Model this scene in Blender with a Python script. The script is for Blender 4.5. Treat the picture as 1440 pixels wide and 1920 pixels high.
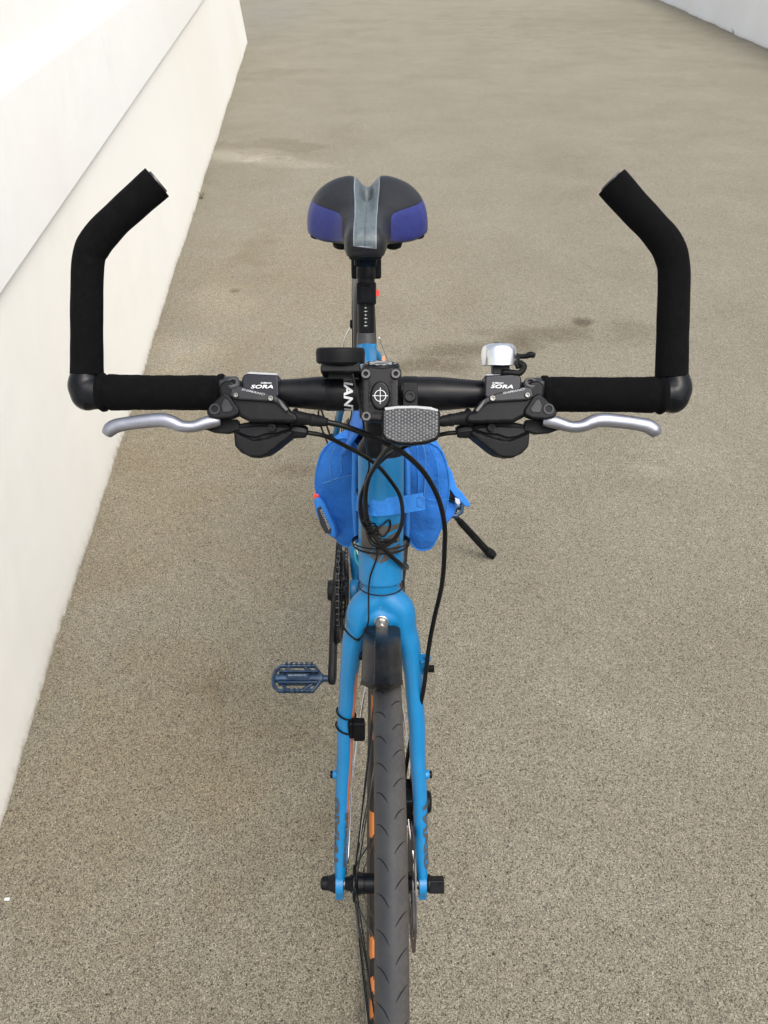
import bpy, bmesh, math, random
from mathutils import Vector, Matrix
V = Vector
random.seed(7)
PI = math.pi
for o in list(bpy.data.objects): bpy.data.objects.remove(o, do_unlink=True)
scn = bpy.context.scene
col = scn.collection

# ------------------------------------------------------------------ camera, world, sun, exposure
CAM_H, PITCH, FPX = 1.345, math.radians(37.0), 1480.0
cs, sn = math.cos(PITCH), math.sin(PITCH)
cam_d = bpy.data.cameras.new('camera'); cam = bpy.data.objects.new('camera', cam_d); col.objects.link(cam)
cam.location = (0, 0, CAM_H); cam.rotation_euler = (PI/2 - PITCH, 0, 0)
cam_d.sensor_fit = 'VERTICAL'; cam_d.sensor_height = 36.0; cam_d.lens = FPX/1920*36.0
cam_d.clip_start = 0.02; cam_d.clip_end = 500
scn.camera = cam

SUN_EL, SUN_AZ = math.radians(60), math.radians(150)      # azimuth clockwise from +Y (north): right and behind the camera
world = bpy.data.worlds.new('World'); scn.world = world; world.use_nodes = True
wn = world.node_tree; wn.nodes.clear()
sky = wn.nodes.new('ShaderNodeTexSky'); sky.sky_type = 'NISHITA'; sky.sun_disc = False
sky.sun_elevation = SUN_EL; sky.sun_rotation = SUN_AZ
sky.air_density = 1.0; sky.dust_density = 7.0; sky.ozone_density = 0.6
bg = wn.nodes.new('ShaderNodeBackground'); bg.inputs['Strength'].default_value = 0.15
wo = wn.nodes.new('ShaderNodeOutputWorld')
hz = wn.nodes.new('ShaderNodeHueSaturation'); hz.inputs['Saturation'].default_value = .45      # hazy, milky sky
wn.links.new(sky.outputs[0], hz.inputs['Color']); wn.links.new(hz.outputs[0], bg.inputs[0]); wn.links.new(bg.outputs[0], wo.inputs[0])
sun_d = bpy.data.lights.new('sun', 'SUN'); sun_d.energy = 0.5; sun_d.angle = math.radians(80); sun_d.color = (1, .97, .92)
sun = bpy.data.objects.new('sun', sun_d); col.objects.link(sun)
sdir = V((math.sin(SUN_AZ)*math.cos(SUN_EL), math.cos(SUN_AZ)*math.cos(SUN_EL), math.sin(SUN_EL)))
sun.rotation_euler = sdir.to_track_quat('Z', 'Y').to_euler(); sun.location = (3, -3, 6)
scn.view_settings.view_transform = 'Standard'; scn.view_settings.look = 'None'
scn.view_settings.gamma = 1.0; scn.view_settings.use_curve_mapping = False
scn.view_settings.exposure = 0.98
scn.render.engine = 'CYCLES'

# ------------------------------------------------------------------ measuring helpers (sight lines -> metres)
RX, UP, FW = V((1,0,0)), V((0, sn, cs)), V((0, cs, -sn))
def at(px, py, D):
    return V((0,0,CAM_H)) + FW*D + RX*((px-720)/FPX*D) - UP*((py-960)/FPX*D)
def atY(px, py, Y):
    vv = (py-960)/FPX
    return at(px, py, Y/(cs - vv*sn))
def fx(y, z): return -.004 - .041*(y-.6) + .014*(z-.6)       # the frame's centre plane
def fp(off, y, z): return V((fx(y,z)+off, y, z))

# ------------------------------------------------------------------ materials
def new_mat(name):
    m = bpy.data.materials.new(name); m.use_nodes = True
    nt = m.node_tree; b = nt.nodes['Principled BSDF']
    return m, nt, b
def N(nt, t, **kw):
    n = nt.nodes.new(t)
    for k, v in kw.items():
        if k in n.inputs.keys() if hasattr(n.inputs,'keys') else False: n.inputs[k].default_value = v
        else: setattr(n, k, v)
    return n
def noise(nt, scale, detail=4, rough=.6, coord='Object', dist=0):
    tc = nt.nodes.new('ShaderNodeTexCoord'); n = nt.nodes.new('ShaderNodeTexNoise')
    n.inputs['Scale'].default_value = scale; n.inputs['Detail'].default_value = detail
    n.inputs['Roughness'].default_value = rough; n.inputs['Distortion'].default_value = dist
    nt.links.new(tc.outputs[coord], n.inputs['Vector']); return n
def ramp(nt, src, stops):
    r = nt.nodes.new('ShaderNodeValToRGB'); e = r.color_ramp.elements
    while len(e) > 1: e.remove(e[-1])
    e[0].position = stops[0][0]; c = stops[0][1]; e[0].color = (*c, 1) if hasattr(c,'__len__') else (c,c,c,1)
    for p, c in stops[1:]:
        x = e.new(p); x.color = (*c, 1) if hasattr(c,'__len__') else (c,c,c,1)
    nt.links.new(src, r.inputs[0]); return r.outputs[0]
def mixc(nt, f, a, b, mode='MIX'):
    m = nt.nodes.new('ShaderNodeMix'); m.data_type = 'RGBA'; m.blend_type = mode
    for i, val in ((0, f), (6, a), (7, b)):
        s = m.inputs[i]
        if hasattr(val, 'is_linked'): nt.links.new(val, s)
        elif i == 0: s.default_value = val
        elif hasattr(val, '__len__'): s.default_value = (*val, 1) if len(val) == 3 else val
        else: s.default_value = (val,val,val,1)
    return m.outputs[2]
def mth(nt, op, a, b=None, clamp=False):
    m = nt.nodes.new('ShaderNodeMath'); m.operation = op; m.use_clamp = clamp
    for i, val in enumerate((a, b)):
        if val is None: continue
        if hasattr(val, 'is_linked'): nt.links.new(val, m.inputs[i])
        else: m.inputs[i].default_value = val
    return m.outputs[0]
def bump(nt, b, h, strength=.3, dist=.001):
    n = nt.nodes.new('ShaderNodeBump'); n.inputs['Strength'].default_value = strength; n.inputs['Distance'].default_value = dist
    nt.links.new(h, n.inputs['Height']); nt.links.new(n.outputs[0], b.inputs['Normal']); return n
def simple(name, c, rough=.5, metal=0, coat=0, var=.15, vs=60, dust=0, bs=0, bscale=800, bd=.0003, dustc=(.30,.27,.22), spec=.5):
    m, nt, b = new_mat(name)
    n = noise(nt, vs, 5)
    lo = tuple(x*(1-var) for x in c); hi = tuple(min(1, x*(1+var)) for x in c)
    cc = ramp(nt, n.outputs[0], [(.3, lo), (.7, hi)])
    if dust:
        n2 = noise(nt, vs*.5, 8, .7)
        f = ramp(nt, n2.outputs[0], [(.45, 0.0), (.8, dust)])
        cc = mixc(nt, f, cc, dustc)
    nt.links.new(cc, b.inputs['Base Color'])
    b.inputs['Metallic'].default_value = metal; b.inputs['Specular IOR Level'].default_value = spec
    rr = ramp(nt, n.outputs[0], [(.3, max(0, rough*.85)), (.7, min(1, rough*1.15))])
    nt.links.new(rr, b.inputs['Roughness'])
    if coat: b.inputs['Coat Weight'].default_value = coat; b.inputs['Coat Roughness'].default_value = .12
    if bs:
        n3 = noise(nt, bscale, 3); bump(nt, b, n3.outputs[0], bs, bd)
    return m
M_ = {}
M_['paint'] = simple('blue_paint', (.0025,.138,.325), .36, 0, .15, .05, 20, .05, spec=.35)
M_['orange'] = simple('orange_paint', (.40,.11,.025), .4, 0, .2, .06, 30, .06)
M_['orange2'] = simple('orange_decal', (.46,.145,.028), .4, 0, .1, .06, 30, .06)
M_['decal'] = simple('grey_decal', (.055,.05,.045), .5, 0, 0, .1, 30)
M_['black'] = simple('black_plastic', (.0045,.0052,.0065), .33, 0, 0, .25, 60, .02, .25, 1200, spec=.10)
M_['gloss'] = simple('gloss_black', (.0035,.0045,.006), .20, 0, 0, .2, 60, .01, spec=.15)
M_['satin'] = simple('satin_black_metal', (.0045,.005,.0065), .30, 0, 0, .2, 60, .015, .1, 1500, spec=.15)
M_['grey'] = simple('grey_cast_metal', (.014,.0155,.0185), .34, .1, 0, .2, 50, .04, .15, 1500, spec=.22)
M_['greyl'] = simple('light_grey_metal', (.045,.045,.047), .4, .4, 0, .15, 50, .10)
M_['foam'] = simple('black_foam', (.0022,.0024,.0029), .95, 0, 0, .3, 300, .010, 1.0, 1500, .0012, spec=.08)
M_['rubber'] = simple('black_rubber', (.0035,.004,.005), .55, 0, 0, .2, 100, .015, spec=.12)
M_['cable'] = simple('black_cable_housing', (.0035,.0036,.004), .34, 0, 0, .2, 60, .01, spec=.2)
M_['silver'] = simple('brushed_aluminium', (.25,.26,.30), .34, .85, 0, .06, 40, .05)
M_['chrome'] = simple('polished_steel', (.78,.79,.80), .24, 1, 0, .05, 40, .04)
M_['steel'] = simple('bolt_steel', (.13,.13,.125), .34, 1, 0, .1, 200, .1)
M_['bolt'] = simple('zinc_bolt', (.38,.37,.35), .3, 1, 0, .15, 200, .1)
M_['rim'] = simple('black_rim', (.010,.010,.011), .38, .1, 0, .15, 50, .06, spec=.3)
M_['fender'] = simple('dark_fender_plastic', (.0055,.0055,.006), .30, 0, 0, .25, 60, .06, .1, 300, spec=.22)
M_['white'] = simple('white_print', (.55,.57,.58), .5, 0, 0, .03)
M_['print_and_glare'] = simple('silver_print_and_glare', (.26,.27,.285), .45, 0, 0, .05)  # lettering, and the painted highlights on reflector and display windows
M_['red'] = simple('red_plastic', (.72,.05,.04), .35, 0, .2, .05)
M_['pedal'] = simple('blue_anodised_pedal', (.014,.040,.085), .40, .4, 0, .25, 80, .14, .1, 900)
M_['teal'] = simple('teal_tube', (.01,.42,.5), .3, .2, .3, .05)
M_['navy'] = simple('dark_pod', (.005,.0065,.012), .20, 0, 0, .1, 50, .02, spec=.2)
M_['crank'] = simple('dusty_black_crank', (.006,.007,.009), .42, 0, 0, .25, 120, .05, .15, 900, spec=.2)
M_['mesh'] = simple('black_webbing', (.015,.015,.017), .85, 0, 0, .3, 400, .06, .5, 1200)

def tyre_mat():
    m, nt, b = new_mat('tyre_rubber')
    at_ = nt.nodes.new('ShaderNodeAttribute'); at_.attribute_name = 'across'
    n = noise(nt, 35, 6, .65); n2 = noise(nt, 240, 5, .7)
    c = ramp(nt, n.outputs[0], [(.3, (.013,.016,.021)), (.7, (.024,.027,.031))])
    dustf = ramp(nt, at_.outputs['Fac'], [(0, .6), (.22,.45), (.36,.05), (.5,.08), (.6, .30), (.75,.5), (1,.65)])
    dn = mth(nt, 'MULTIPLY', dustf, ramp(nt, n2.outputs[0], [(.35, .45), (.7, 1.0)]))
    c = mixc(nt, dn, c, (.115,.094,.072))
    nt.links.new(c, b.inputs['Base Color']); b.inputs['Roughness'].default_value = .60; b.inputs['Specular IOR Level'].default_value = .28
    bump(nt, b, n2.outputs[0], .3, .0005)
    return m
M_['tyre'] = tyre_mat()

def cloth(name, c):
    m, nt, b = new_mat(name)
    n = noise(nt, 25, 6)
    cc = ramp(nt, n.outputs[0], [(.3, tuple(x*.8 for x in c)), (.7, tuple(min(1,x*1.15) for x in c))])
    tc = nt.nodes.new('ShaderNodeTexCoord')
    w1 = nt.nodes.new('ShaderNodeTexWave'); w1.bands_direction = 'X'; w1.inputs['Scale'].default_value = 230; w1.inputs['Distortion'].default_value = 1.5
    w2 = nt.nodes.new('ShaderNodeTexWave'); w2.bands_direction = 'Z'; w2.inputs['Scale'].default_value = 230; w2.inputs['Distortion'].default_value = 1.5
    nt.links.new(tc.outputs['Object'], w1.inputs['Vector']); nt.links.new(tc.outputs['Object'], w2.inputs['Vector'])
    h = mth(nt, 'ADD', w1.outputs['Fac'], w2.outputs['Fac'])
    cc = mixc(nt, mth(nt, 'MULTIPLY', h, .22), cc, tuple(min(1, x*1.8+.02) for x in c))
    n3 = noise(nt, 900, 3)
    spk = ramp(nt, n3.outputs[0], [(.45, 0.0), (.75, .45)])
    cc = mixc(nt, spk, cc, (.05,.18,.42))
    nt.links.new(cc, b.inputs['Base Color']); b.inputs['Roughness'].default_value = .8
    nw = noise(nt, 30, 4)
    hh = mth(nt, 'ADD', mth(nt, 'MULTIPLY', h, .12), mth(nt, 'MULTIPLY', nw.outputs[0], 6.5))
    bump(nt, b, hh, .7, .0012)
    return m
M_['cloth'] = cloth('blue_bag_cloth', (.0022,.105,.41))
M_['cloth2'] = cloth('blue_bag_trim', (.004,.125,.42))
M_['stitch'] = simple('pale_stitching', (.06,.20,.46), .8)

def saddle_mat():
    m, nt, b = new_mat('saddle_cover')
    a1 = nt.nodes.new('ShaderNodeAttribute'); a1.attribute_name = 'sd_blue'
    a2 = nt.nodes.new('ShaderNodeAttribute'); a2.attribute_name = 'sd_grey'
    n = noise(nt, 120, 5)
    black = ramp(nt, n.outputs[0], [(.3, (.009,.010,.012)), (.7, (.013,.014,.016))])
    blue = ramp(nt, n.outputs[0], [(.3, (.017,.022,.115)), (.7, (.024,.031,.145))])
    greyc = ramp(nt, n.outputs[0], [(.3, (.055,.072,.082)), (.7, (.090,.110,.122))])
    c = mixc(nt, mth(nt, 'GREATER_THAN', a1.outputs['Fac'], 0), black, blue)
    c = mixc(nt, mth(nt, 'GREATER_THAN', a2.outputs['Fac'], 0), c, greyc)
    def line(att, off, w):
        d = mth(nt, 'ABSOLUTE', mth(nt, 'SUBTRACT', att, off))
        return mth(nt, 'LESS_THAN', d, w)
    c = mixc(nt, line(a1.outputs['Fac'], 0, .0009), c, (.004,.004,.006))
    c = mixc(nt, line(a2.outputs['Fac'], 0, .0009), c, (.006,.006,.007))
    # stitches beside the grey strip's seams
    tc = nt.nodes.new('ShaderNodeTexCoord'); sx = nt.nodes.new('ShaderNodeSeparateXYZ'); nt.links.new(tc.outputs['Object'], sx.inputs[0])
    dash = mth(nt, 'GREATER_THAN', mth(nt, 'SINE', mth(nt, 'MULTIPLY', mth(nt,'ADD',sx.outputs[1],sx.outputs[2]), 1800)), -.2)
    c = mixc(nt, mth(nt, 'MULTIPLY', line(a2.outputs['Fac'], .0022, .0005), dash), c, (.25,.28,.30))
    cl = nt.nodes.new('ShaderNodeAttribute'); cl.attribute_name = 'sd_mid'
    c = mixc(nt, line(cl.outputs['Fac'], 0, .0005), c, (.02,.02,.025))
    nt.links.new(c, b.inputs['Base Color']); b.inputs['Roughness'].default_value = .38; b.inputs['Specular IOR Level'].default_value = .25
    vo = nt.nodes.new('ShaderNodeTexVoronoi'); vo.inputs['Scale'].default_value = 900; nt.links.new(tc.outputs['Object'], vo.inputs['Vector'])
    seam = mth(nt, 'MULTIPLY', mth(nt, 'ADD', line(a1.outputs['Fac'],0,.0012), line(a2.outputs['Fac'],0,.0012)), -3.0)
    bump(nt, b, mth(nt, 'ADD', vo.outputs[0], seam), .25, .0005)
    return m
M_['saddle'] = saddle_mat()

def reflector_mat():
    m, nt, b = new_mat('prismatic_reflector_lens')
    tc = nt.nodes.new('ShaderNodeTexCoord')
    mp = nt.nodes.new('ShaderNodeMapping'); mp.inputs['Rotation'].default_value = (PITCH-PI/2, 0, 0)
    nt.links.new(tc.outputs['Object'], mp.inputs['Vector'])
    def bands(ang):
        vr = nt.nodes.new('ShaderNodeVectorRotate'); vr.rotation_type = 'Z_AXIS'; vr.inputs['Angle'].default_value = ang
        nt.links.new(mp.outputs[0], vr.inputs['Vector'])
        s = nt.nodes.new('ShaderNodeSeparateXYZ'); nt.links.new(vr.outputs[0], s.inputs[0])
        return mth(nt, 'ABSOLUTE', mth(nt, 'SINE', mth(nt, 'MULTIPLY', s.outputs[0], PI/.0027)))
    h = mth(nt, 'MULTIPLY', mth(nt, 'MULTIPLY', bands(0), bands(PI/3)), bands(-PI/3))
    vo = nt.nodes.new('ShaderNodeTexVoronoi'); vo.inputs['Scale'].default_value = 420
    nt.links.new(mp.outputs[0], vo.inputs['Vector'])
    big = noise(nt, 35, 3)
    c = ramp(nt, h, [(.0, (.12,.123,.128)), (.12,(.055,.057,.06)), (.4, (.035,.036,.04)), (1, (.018,.018,.02))])
    sp = ramp(nt, vo.outputs['Color'], [(.55, 0.0), (.95, .8)])
    c = mixc(nt, sp, c, (.11,.112,.118))
    c = mixc(nt, ramp(nt, big.outputs[0], [(.4,0.0),(.7,.55)]), c, (.085,.086,.09))
    nt.links.new(c, b.inputs['Base Color']); b.inputs['Roughness'].default_value = .16
    b.inputs['Specular IOR Level'].default_value = .35
    bump(nt, b, h, .8, .0012)
    return m
M_['lens'] = reflector_mat()

def glass_mat(name, c, r=.05, al=.35):
    m, nt, b = new_mat(name); b.inputs['Base Color'].default_value = (*c,1); b.inputs['Roughness'].default_value = r
    b.inputs['Transmission Weight'].default_value = 1-al; b.inputs['IOR'].default_value = 1.45
    return m
M_['clear'] = glass_mat('clear_plastic', (.85,.87,.88))

def ground_mat():
    m, nt, b = new_mat('coarse_sand_paving')
    tc = nt.nodes.new('ShaderNodeTexCoord'); P = tc.outputs['Object']
    def vor(scale, feat='F1'):
        v = nt.nodes.new('ShaderNodeTexVoronoi'); v.feature = feat; v.inputs['Scale'].default_value = scale; nt.links.new(P, v.inputs['Vector']); return v
    g1 = vor(520); g2 = vor(240)
    n1 = noise(nt, 480, 5, .75); n2 = noise(nt, 90, 6, .7); n3 = noise(nt, 1.3, 7, .62, dist=.4); n4 = noise(nt, 4.5, 6, .65, dist=.6); n5 = noise(nt,.45,4)
    grain = ramp(nt, g1.outputs['Color'], [(.0,(.045,.044,.036)), (.16,(.16,.157,.128)), (.5,(.325,.325,.272)), (.8,(.43,.432,.365)), (1,(.64,.645,.56))])
    pits = ramp(nt, n1.outputs[0], [(.34,(.06,.055,.045)), (.43,(.60,.58,.55)), (.52,(.97,.97,.96)), (.7,(1.0,1.0,1.0))])
    c = mixc(nt, .92, grain, pits, 'MULTIPLY')
    # coloured specks
    sp = ramp(nt, g2.outputs['Color'], [(.955,0.0),(.97,.35)])
    c = mixc(nt, sp, c, (.40,.29,.21))
    g3 = vor(350); dk = ramp(nt, g3.outputs['Color'], [(.0,(.25,.24,.21)),(.10,(.45,.43,.40)),(.14,(1,1,1)),(.90,(1,1,1)),(.93,(1.3,1.3,1.28))])
    c = mixc(nt, 1, c, dk, 'MULTIPLY')
    n7 = noise(nt, 38, 4, .7); c = mixc(nt, 1, c, ramp(nt, n7.outputs[0], [(.3,(.91,.91,.90)),(.7,(1.07,1.07,1.07))]), 'MULTIPLY')
    mott = ramp(nt, n2.outputs[0], [(.3,(.89,.885,.88)),(.7,(1.07,1.07,1.07))])
    c = mixc(nt, 1, c, mott, 'MULTIPLY')
    s1 = ramp(nt, n3.outputs[0], [(.30,(.88,.865,.84)),(.46,(.965,.96,.95)),(.6,(1.02,1.02,1.02)),(.75,(1.06,1.065,1.07))])
    c = mixc(nt, 1, c, s1, 'MULTIPLY')
    s2 = ramp(nt, n4.outputs[0], [(.3,(.95,.94,.93)),(.55,(1,1,1)),(.72,(1.04,1.045,1.05))])
    c = mixc(nt, 1, c, s2, 'MULTIPLY')
    # damp stains, pale salt patches, broad tints and a painted soft shadow beside the wheel
    sep = nt.nodes.new('ShaderNodeSeparateXYZ'); nt.links.new(P, sep.inputs[0])
    wob = mth(nt, 'MULTIPLY', mth(nt, 'SUBTRACT', n4.outputs[0], .5), 2.2)
    def blob(cx, cy, rx, ry, rot, tint, k=1.0, soft=.8):
        mp = nt.nodes.new('ShaderNodeVectorRotate'); mp.rotation_type = 'Z_AXIS'
        mp.inputs['Center'].default_value = (cx,cy,0); mp.inputs['Angle'].default_value = rot
        nt.links.new(P, mp.inputs['Vector']); s = nt.nodes.new('ShaderNodeSeparateXYZ'); nt.links.new(mp.outputs[0], s.inputs[0])
        dx = mth(nt,'DIVIDE', mth(nt,'SUBTRACT', s.outputs[0], cx), rx); dy = mth(nt,'DIVIDE', mth(nt,'SUBTRACT', s.outputs[1], cy), ry)
        d = mth(nt,'ADD', mth(nt,'SQRT', mth(nt,'ADD', mth(nt,'MULTIPLY',dx,dx), mth(nt,'MULTIPLY',dy,dy))), wob)
        f = ramp(nt, d, [(max(0,1-soft), k), (1.0, 0.0)])
        nonlocal c
        c = mixc(nt, f, c, mixc(nt, 1, c, tint, 'MULTIPLY'))
    def gp(px, py):
        vv = (py-960)/FPX; D = CAM_H/(sn+vv*cs); p = at(px,py,D); return p.x, p.y
    for (px,py,rx,ry,rot,t,k,soft) in [
        (1095,604,.055,.05,0,(.50,.47,.43),1,.7), (1020,628,.32,.10,.0,(.74,.72,.69),1,.8), (900,655,.44,.09,-.15,(.68,.66,.62),1,.8), (800,690,.26,.08,0,(.70,.68,.64),1,.8),
        (1190,620,.28,.14,0,(.86,.85,.82),1,.8),
        (450,290,.42,.26,0,(1.32,1.34,1.37),1,.5), (540,305,.36,.16,.3,(1.22,1.23,1.25),1,.5), (500,275,.5,.3,0,(.86,.84,.82),1,.3), (520,140,.5,.6,0,(.88,.87,.85),1,.8),
        (340,670,.18,.26,0,(1.22,1.23,1.25),1,.7), (410,560,.2,.3,0,(1.18,1.18,1.18),1,.8), (480,480,.15,.4,0,(.86,.84,.80),.9,.8),
        (440,545,.035,.03,0,(.6,.57,.52),1,.7),
        (1215,880,.10,.05,.5,(1.18,1.2,1.22),.9,.8), (1290,850,.20,.20,0,(1.10,1.12,1.13),.9,.8), (420,1290,.10,.06,.2,(.86,.84,.81),1,.9),  # last blob paints the soft shadow left of the front wheel
        (560,880,.10,.05,.3,(.80,.77,.73),.9,.8), (1130,1340,.16,.07,.6,(1.13,1.15,1.18),.9,.8), (470,1500,.15,.09,0,(1.1,1.1,1.1),.8,.8),
        (300,900,.75,1.0,0,(1.03,.975,.90),1,.95), (330,1450,.6,.45,0,(.95,.90,.82),1,.95), (560,520,1.2,1.4,0,(1.05,1.0,.95),.9,.95), (1130,40,3,3.5,0,(.90,.89,.87),1,.9), (510,20,1.2,5,0,(.93,.97,1.03),1,.8)]:  # broad tints: warmer left, darker lower left and far right, cooler far left
        x, y = gp(px,py); blob(x, y, rx, ry, rot, t, k, soft)
    c = mixc(nt, 1, c, (.74,.69,.652), "MULTIPLY")
    nt.links.new(c, b.inputs['Base Color']); b.inputs['Roughness'].default_value = .92
    b.inputs['Specular IOR Level'].default_value = .25
    hh = mth(nt,'ADD', mth(nt,'MULTIPLY', n1.outputs[0], 1.2), mth(nt,'MULTIPLY', g1.outputs['Distance'], -.7))
    bump(nt, b, hh, .9, .0028)
    return m
M_['ground'] = ground_mat()

def wall_mat(name, base, z0=0, streaks=True):
    m, nt, b = new_mat(name)
    tc = nt.nodes.new('ShaderNodeTexCoord'); P = tc.outputs['Object']
    mp = nt.nodes.new('ShaderNodeMapping'); mp.inputs['Scale'].default_value = (.9,.7,.6); nt.links.new(P, mp.inputs['Vector'])
    n = nt.nodes.new('ShaderNodeTexNoise'); n.inputs['Scale'].default_value = 1.0; n.inputs['Detail'].default_value = 6; nt.links.new(mp.outputs[0], n.inputs['Vector'])
    c = ramp(nt, n.outputs[0], [(.35, tuple(x*.965*k for x,k in zip(base,(1,.99,.96)))), (.6, base)])
    n2 = noise(nt, 1.7, 5, .6)
    c = mixc(nt, ramp(nt, n2.outputs[0], [(.5,0.0),(.8,.35)]), c, tuple(x*k for x,k in zip(base,(.95,.965,.97))))
    if streaks:
        mp2 = nt.nodes.new('ShaderNodeMapping'); mp2.inputs['Scale'].default_value = (14,5,2.2); mp2.inputs['Rotation'].default_value=(.25,0,0); nt.links.new(P, mp2.inputs['Vector'])
        n3 = nt.nodes.new('ShaderNodeTexNoise'); n3.inputs['Scale'].default_value = 1.4; n3.inputs['Detail'].default_value = 8; n3.inputs['Roughness'].default_value=.7; nt.links.new(mp2.outputs[0], n3.inputs['Vector'])
        c = mixc(nt, ramp(nt, n3.outputs[0], [(.745,0.0),(.77,.55)]), c, (.34,.31,.26))
        s = nt.nodes.new('ShaderNodeSeparateXYZ'); nt.links.new(P, s.inputs[0])
        n5 = noise(nt, 30, 6, .7)
        low = mth(nt,'ADD', mth(nt,'SUBTRACT', s.outputs[2], z0), mth(nt,'MULTIPLY', mth(nt,'SUBTRACT', n5.outputs[0], .5), .05))
        c = mixc(nt, ramp(nt, low, [(.0,.9),(.007,.45),(.02,.12),(.05,0.0)]), c, (.25,.21,.15))
    nt.links.new(c, b.inputs['Base Color']); b.inputs['Roughness'].default_value = .8
    n4 = noise(nt, 3, 3); n6 = noise(nt, 160, 4)
    bump(nt, b, mth(nt,'ADD', mth(nt,'MULTIPLY', n4.outputs[0], 4), mth(nt,'MULTIPLY', n6.outputs[0], .2)), .5, .003)
    return m

# ------------------------------------------------------------------ mesh helpers
LOC = {}
class MB:
    def __init__(s): s.v = []; s.f = []; s.m = []; s.attr = {}
    def add(s, vs, fs, mi=0):
        b = len(s.v); s.v += [V(x) for x in vs]; s.f += [tuple(i+b for i in f) for f in fs]
        s.m += (mi if isinstance(mi, list) else [mi]*len(fs)); return s
def spline(pts, n=6):
    pts = [V(p) for p in pts]
    if len(pts) < 3: return pts
    P = [pts[0]*2-pts[1]] + pts + [pts[-1]*2-pts[-2]]
    out = []
    for i in range(1, len(P)-2):
        a,b,c,d = P[i-1],P[i],P[i+1],P[i+2]
        for k in range(n):
            t = k/n
            out.append(.5*((2*b)+(c-a)*t+(2*a-5*b+4*c-d)*t*t+(3*b-a-3*c+d)*t**3))
    out.append(pts[-1]); return out
def lerpl(vals, t):
    x = t*(len(vals)-1); i = min(int(x), len(vals)-2); f = x-i
    return vals[i]*(1-f)+vals[i+1]*f
def interp(tab, x):
    if x <= tab[0][0]: return tab[0][1]
    for (a,va),(b,vb) in zip(tab, tab[1:]):
        if x <= b:
            t = (x-a)/(b-a); t = t*t*(3-2*t)
            return va+(vb-va)*t
    return tab[-1][1]
def sinterp(tab, x, w=.035):
    def lin(x):
        x = min(max(x, tab[0][0]), tab[-1][0])
        for (a,va),(b,vb) in zip(tab, tab[1:]):
            if x <= b: return va+(vb-va)*(x-a)/(b-a)
        return tab[-1][1]
    w = min(w, max(.004, x*.8), max(.004, (1-x)*.8))
    ks = [(-1,.5),(-.66,1),(-.33,1.5),(0,2),(.33,1.5),(.66,1),(1,.5)]
    return sum(lin(x+w*k)*c for k,c in ks)/sum(c for k,c in ks)
def tube(mb, pts, r, seg=12, smooth=0, side=None, aspect=1, cap=True, mi=0, closed=False, colfn=None):
    """r number / list (along). side: reference direction for the ellipse's first axis."""
    if smooth: 
        pts = spline(pts, smooth)
    pts = [V(p) for p in pts]; n = len(pts)
    rf = (lambda t: r) if not hasattr(r, '__len__') else (lambda t: lerpl(r, t))
    af = (lambda t: aspect) if not hasattr(aspect, '__len__') else (lambda t: lerpl(aspect, t))
    # arc length
    L = [0]
    for i in range(1, n): L.append(L[-1]+(pts[i]-pts[i-1]).length)
    T = []
    for i in range(n):
        if closed: d = pts[(i+1)%n]-pts[i-1]
        else: d = pts[min(i+1,n-1)]-pts[max(i-1,0)]
        T.append(d.normalized())
    if side is None:
        s = T[0].orthogonal().normalized()
    else: s = (V(side) - T[0]*V(side).dot(T[0])).normalized()
    vs = []; fs = []; ms = []
    for i in range(n):
        if i and side is None:
            s = (s - T[i]*s.dot(T[i])).normalized()
        elif side is not None:
            s = (V(side) - T[i]*V(side).dot(T[i])).normalized()
        u = T[i].cross(s)
        t = (i/(n-1)) if smooth else L[i]/max(L[-1],1e-9)
        R = rf(t); A = af(t)
        for k in range(seg):
            a = 2*PI*k/seg
            vs.append(pts[i]+s*(math.cos(a)*R)+u*(math.sin(a)*R*A))
    rng = n if closed else n-1
    for i in range(rng):
        for k in range(seg):
            j = (i+1)%n
            fs.append((i*seg+k, i*seg+(k+1)%seg, j*seg+(k+1)%seg, j*seg+k))
            ms.append(colfn(i/max(n-1,1), k/seg) if colfn else mi)
    if cap and not closed:
        fs.append(tuple(reversed(range(seg)))); ms.append(mi); fs.append(tuple((n-1)*seg+k for k in range(seg))); ms.append(mi)
    mb.add(vs, fs, ms); return mb
def lathe(mb, o, ax, prof, seg=32, mi=0, cap=True, mis=None):
    """prof: list of (distance along axis, radius)"""
    o = V(o); ax = V(ax).normalized(); s = ax.orthogonal().normalized(); u = ax.cross(s)
    vs = []; fs = []; ms = []
    for (h, r) in prof:
        for k in range(seg):
            a = 2*PI*k/seg; vs.append(o+ax*h+(s*math.cos(a)+u*math.sin(a))*max(r,1e-5))
    for i in range(len(prof)-1):
        for k in range(seg):
            fs.append((i*seg+k, i*seg+(k+1)%seg, (i+1)*seg+(k+1)%seg, (i+1)*seg+k)); ms.append(mis[i] if mis else mi)
    if cap:
        fs.append(tuple(reversed(range(seg)))); ms.append(mi); fs.append(tuple((len(prof)-1)*seg+k for k in range(seg))); ms.append(mi)
    mb.add(vs, fs, ms); return mb
def box(mb, c, sx, sy, sz, ax=(RX, UP, FW), mi=0):
    c = V(c); a,b,d = (V(q).normalized() for q in ax)
    vs = [c+a*(x*sx/2)+b*(y*sy/2)+d*(z*sz/2) for x in (-1,1) for y in (-1,1) for z in (-1,1)]
    mb.add(vs, [(0,1,3,2),(4,6,7,5),(0,4,5,1),(2,3,7,6),(0,2,6,4),(1,5,7,3)], mi); return mb
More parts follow.
